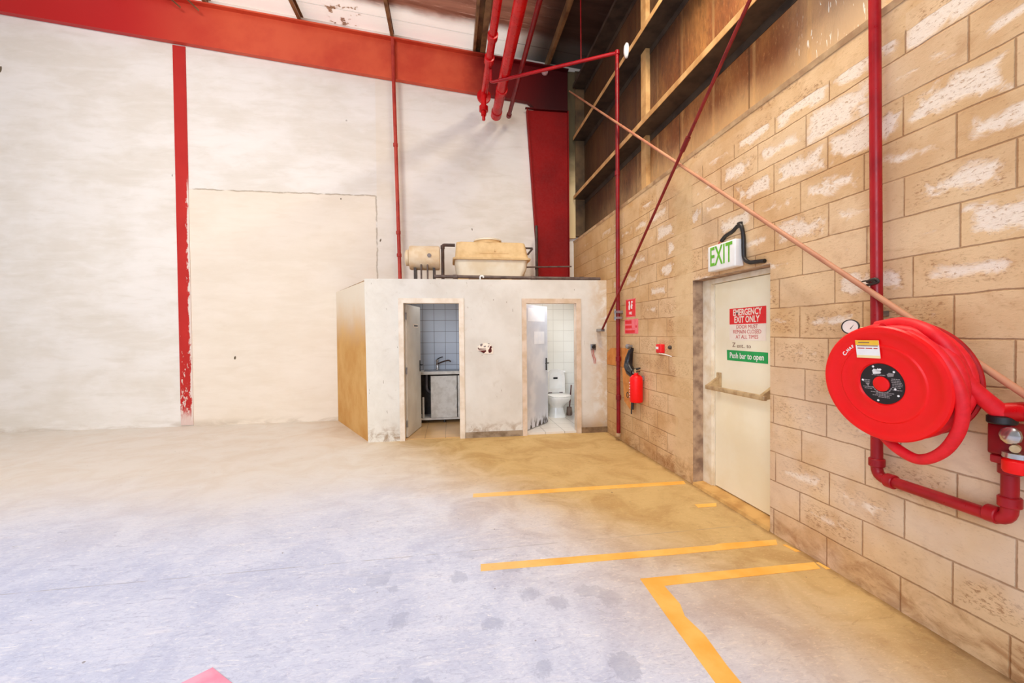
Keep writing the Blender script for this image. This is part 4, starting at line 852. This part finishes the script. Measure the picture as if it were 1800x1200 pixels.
# hose end led to the nozzle holder
NZ = V((2.30, 1.468, 1.165))
he = spline([rp(-.10, .258, -.15), rp(.02, .272, -.15), V((2.13, 1.606, 1.508)), V((2.155, 1.545, 1.415)), V((2.205, 1.518, 1.288)), NZ], 12)
obj('hose_end', tube(he, [.029] * (len(he) - 14) + [.029 + .006 * k / 13 for k in range(14)], 16), M['hose'], t)
obj('wall_bracket', box(2.22, XW - .0005, 1.70, 1.80, 1.14, 1.40, .008), M['reeld'], t)
# tag
t = thing('inspection_tag', rp(-.03, .15, .006), 'white and yellow inspection tag stuck on the red hose reel', 'tag')
def tg(u, v, h=.0075): return rp(u, v, h)
def quad(u0, u1, v0, v1, h=.0075, sk=.02):
    f = lambda u, v: tg(u + sk * (.19 - v) * 1.0, v, h); return [f(u0, v0), f(u1, v0), f(u1, v1), f(u0, v1)]
obj('sheet', prism(quad(-.096, .012, .125, .212), n_ * .001), M['whitep'], t); obj('yellow_band', prism(quad(-.096, .012, .188, .212, .0087), n_ * .0004), M['yellow'], t); obj('foot_band', prism(quad(-.096, .012, .125, .138, .0087), n_ * .0004), pm('pale_yellow', (252, 228, 170), (248, 220, 150), .6), t)
bm = bmesh.new()
add_prism(bm, quad(-.09, .006, .1825, .187, .0087), n_ * .0004); add_prism(bm, quad(-.082, -.03, .198, .203, .0092), n_ * .0003)
obj('dark_print', bm, M['brownt'], t)
bm = bmesh.new()
for a0, a1 in ((-.088, -.055), (-.050, -.020), (-.014, .004)): add_prism(bm, quad(a0, a1, .170, .175, .0087), n_ * .0003)
obj('red_print', bm, M['redt'], t)

# supply pipe of the reel
t = thing('supply_pipe', (2.32, 2.03, .7), 'long red pipe down the block wall, passing behind the hose reel to its valve', 'pipe')
px = 2.345
pipe('pipe', [(px, 2.092, 5.9), (px, 2.042, 1.6), (px, 2.037, .711), (px, 1.469, .706), (px, 1.469, .95)], .028, M['pipe'], t, .055)
for p, d in (((px, 2.037, .79), (0, 0, 1)), ((px, 1.96, .71), (0, 1, 0)), ((px, 1.525, .715), (0, 1, 0)), ((px, 1.469, .79), (0, 0, 1)), ((px, 1.469, .93), (0, 0, 1))): coupling(p, d, .038, .045, M['pipe'], t)
obj('flange', lathe([(.06, 0), (.064, .006), (.064, .03), (.05, .036)], (px, 1.469, .955), (0, 0, 1), 6), M['pipe'], t)
bm = bmesh.new(); add_box(bm, px - .055, px + .045, 1.43, 1.515, .99, 1.125, .012); vb = obj('valve_body', bm, M['piped'], t)
obj('hose_coupling', lathe([(.042, 0), (.046, .005), (.046, .03), (.036, .036)], (2.30, 1.469, 1.125), (0, 0, 1), 28), M['black'], t)
obj('outlet', tube([(2.31, 1.455, 1.175), (2.32, 1.41, 1.185), (2.32, 1.36, 1.185)], .04, 18), M['pipeb'], t)
obj('valve_knob', lathe([(.03, 0), (.036, .008), (.036, .02), (.02, .03), (0, .032)], (px - .055, 1.425, 1.085), (-1, 0, 0), 10), M['chrome'], t)
obj('valve_stem', tube([(px - .05, 1.42, 1.035), (px - .08, 1.405, 1.035)], .016, 12), M['brass'], t)
obj('valve_ring', lathe([(.05, 0), (.05, .02), (.04, .022)], (px - .04, 1.415, .995), (0, 0, 1), 28), M['chrome'], t)
obj('valve_handle', lathe([(.045, 0), (.05, .01), (.05, .05), (.04, .06)], (px - .04, 1.415, .932), (0, 0, 1), 28), M['reel'], t)
obj('pipe_bracket', box(px - .01, XW - .0005, 2.02, 2.06, 1.60, 1.63, .003), M['steel'], t)
wire = spline([(px + .03, 2.08, 1.80), (px - .032, 2.067, 1.795), (px - .036, 2.02, 1.805), (px - .03, 2.01, 1.785), (px - .036, 2.07, 1.775), (px - .034, 2.02, 1.79), (px - .036, 2.07, 1.80), (px - .02, 2.11, 1.80), (px, 2.15, 1.795)], 8)
obj('tie_wire', tube(wire, [.009 - .006 * k / (len(wire) - 1) for k in range(len(wire))], 8), M['dark'], t)
t2 = thing('pressure_gauge', (2.25, 2.14, 1.5), 'round white pressure gauge peeping out behind the hose reel', 'gauge')
go = V((2.26, 2.12, 1.545)); gd = V((-.85, -.52, 0)).normalized()
obj('case', lathe([(.036, -.03), (.040, -.028), (.042, .002), (.038, .004), (.036, .0)], go, gd, 32, False), M['black'], t2); obj('dial', lathe([(0, 0), (.037, 0)], go, gd, 32, False), M['cream'], t2)
gu = V((gd.y, -gd.x, 0)); gu = -gu if gu.dot(V((0, -1, 0))) < 0 else gu
obj('needle', prism([go + gd * .001 + gu * -.002 + V((0, 0, -.012)), go + gd * .001 + gu * .003 + V((0, 0, -.012)), go + gd * .001 + gu * .018 + V((0, 0, .014))], gd * .001), M['black'], t2)
obj('stem', tube([go - gd * .025, go + V((.05, -.06, -.02))], .012, 10), M['brass'], t2)

# ------------------------------------------------------------------ small fittings high up
obj('light_fitting', lathe([(.05, 0), (.065, .01), (.065, .03), (.04, .05), (0, .055)], (2.362, 5.36, 5.19), (-1, 0, 0), 24), M['white'], label='small white oval fitting fixed to the middle girt', cat='light')
bpy.data.objects['light_fitting'].scale = (1, .75, 1.5)
obj('rafter_fitting', lathe([(.05, 0), (.06, .01), (.055, .04), (0, .06)], (1.83, yf - .0005, 6.42), (0, -1, 0), 20), pm('pale_fitting', (214, 176, 176), (190, 140, 140), .5), label='small pale round fitting on the dark end of the rafter', cat='fitting')

# ------------------------------------------------------------------ floor markings
def mark(pts, label, m='lime', th=.0022): obj('floor_marking', prism([(x, y, .0002) for x, y in pts], (0, 0, th)), M[m], label=label, cat='floor marking')
mark([(.20, 3.965), (.60, 3.955), (1.4, 3.958), (2.33, 3.952), (2.36, 4.035), (1.2, 4.048), (.55, 4.052), (.21, 4.055)], 'farthest yellow floor stripe, level with the exit door frame')
mark([(.182, 2.712), (.8, 2.705), (1.5, 2.700), (2.30, 2.708), (2.345, 2.775), (1.9, 2.79), (1.85, 2.775), (1.1, 2.784), (.188, 2.795)], 'long yellow floor stripe in the middle, free-standing at both ends')
mark([(1.15, 2.468), (2.36, 2.462), (2.335, 2.388), (1.26, 2.376), (1.262, 2.2), (1.232, 2.1), (1.252, 1.95), (1.235, 1.75), (1.225, .6), (1.11, .6), (1.125, 1.7), (1.135, 2.1)], 'yellow L-shaped floor line nearest the camera')
mark([(2.12, 3.40), (2.29, 3.395), (2.335, 3.462), (2.13, 3.468)], 'short faded yellow dash in front of the exit door')
mark([(2.335, 2.70), (2.36, 2.70), (2.385, 2.60), (2.35, 2.60)], 'small yellow stub beside the wall at the end of the middle stripe')
mark([(2.365, 2.455), (2.388, 2.455), (2.395, 2.375), (2.365, 2.375)], 'small yellow stub beside the wall at the end of the L-shaped line')
mark([(-1.19, 2.035), (-1.095, 2.115), (-.955, 2.00), (-1.0, 1.9), (-1.15, 1.85)], 'pink painted patch on the floor at the bottom left', 'pink')

# ------------------------------------------------------------------ camera
rows = RROWS = None
yaw, pit, rol, fpx = .146167092, -.0169734383, .00934831578, 748.4971
f = V((math.sin(yaw) * math.cos(pit), math.cos(yaw) * math.cos(pit), math.sin(pit)))
r = V((math.cos(yaw), -math.sin(yaw), 0)); d = f.cross(r)
r2 = r * math.cos(rol) + d * math.sin(rol); d2 = -r * math.sin(rol) + d * math.cos(rol)
cam = bpy.data.cameras.new('camera'); co = bpy.data.objects.new('camera', cam); COL.objects.link(co)
mx = Matrix((r2, -d2, -f)).transposed().to_4x4(); mx.translation = V((0, 0, H)); co.matrix_world = mx
cam.sensor_width = 36; cam.lens = fpx / 1800 * 36; cam.clip_start = .05; cam.clip_end = 100
sc.camera = co

# ------------------------------------------------------------------ light
def area(name, loc, target, size, power, col, size_y=None, spread=None):
    l = bpy.data.lights.new(name, 'AREA'); l.energy = power; l.color = col; l.size = size
    if size_y: l.shape = 'RECTANGLE'; l.size_y = size_y
    if spread: l.spread = spread
    o = bpy.data.objects.new(name, l); COL.objects.link(o); o.location = loc
    o.rotation_euler = (V(target) - V(loc)).to_track_quat('-Z', 'Y').to_euler(); return o
area('daylight_from_roller_door', (-3.0, -3.6, 3.4), (-2.0, 2.0, .1), 5.0, 430, (.76, .86, 1.0), 4.0, math.radians(150))
area('high_bay_lamp', (-4.2, 2.2, 6.7), (-4.4, 6.6, 2.2), 1.6, 215, (1.0, .98, .94), None, math.radians(150))
area('warm_high_bay_lamp', (1.45, 2.9, 6.2), (1.75, 3.7, 0), .3, 250, (1.0, .91, .74), 2.6)
area('toilet_lamp', (1.6, 6.9, 2.22), (1.6, 7.1, 0), 1.0, 17, (.97, .98, 1.0))
area('sink_room_fill', (-.2, 7.0, 2.22), (-.2, 7.1, 0), .6, 4.2, (.97, .98, 1.0))  # added fill light to brighten the dim sink room
w = bpy.data.worlds.new('world'); sc.world = w; w.use_nodes = True
bg = w.node_tree.nodes['Background']; bg.inputs[0].default_value = (.93, .95, 1.0, 1); bg.inputs[1].default_value = .5
sc.view_settings.view_transform = 'Standard'; sc.view_settings.look = 'None'; sc.view_settings.exposure = -0.3; sc.view_settings.gamma = 1.0
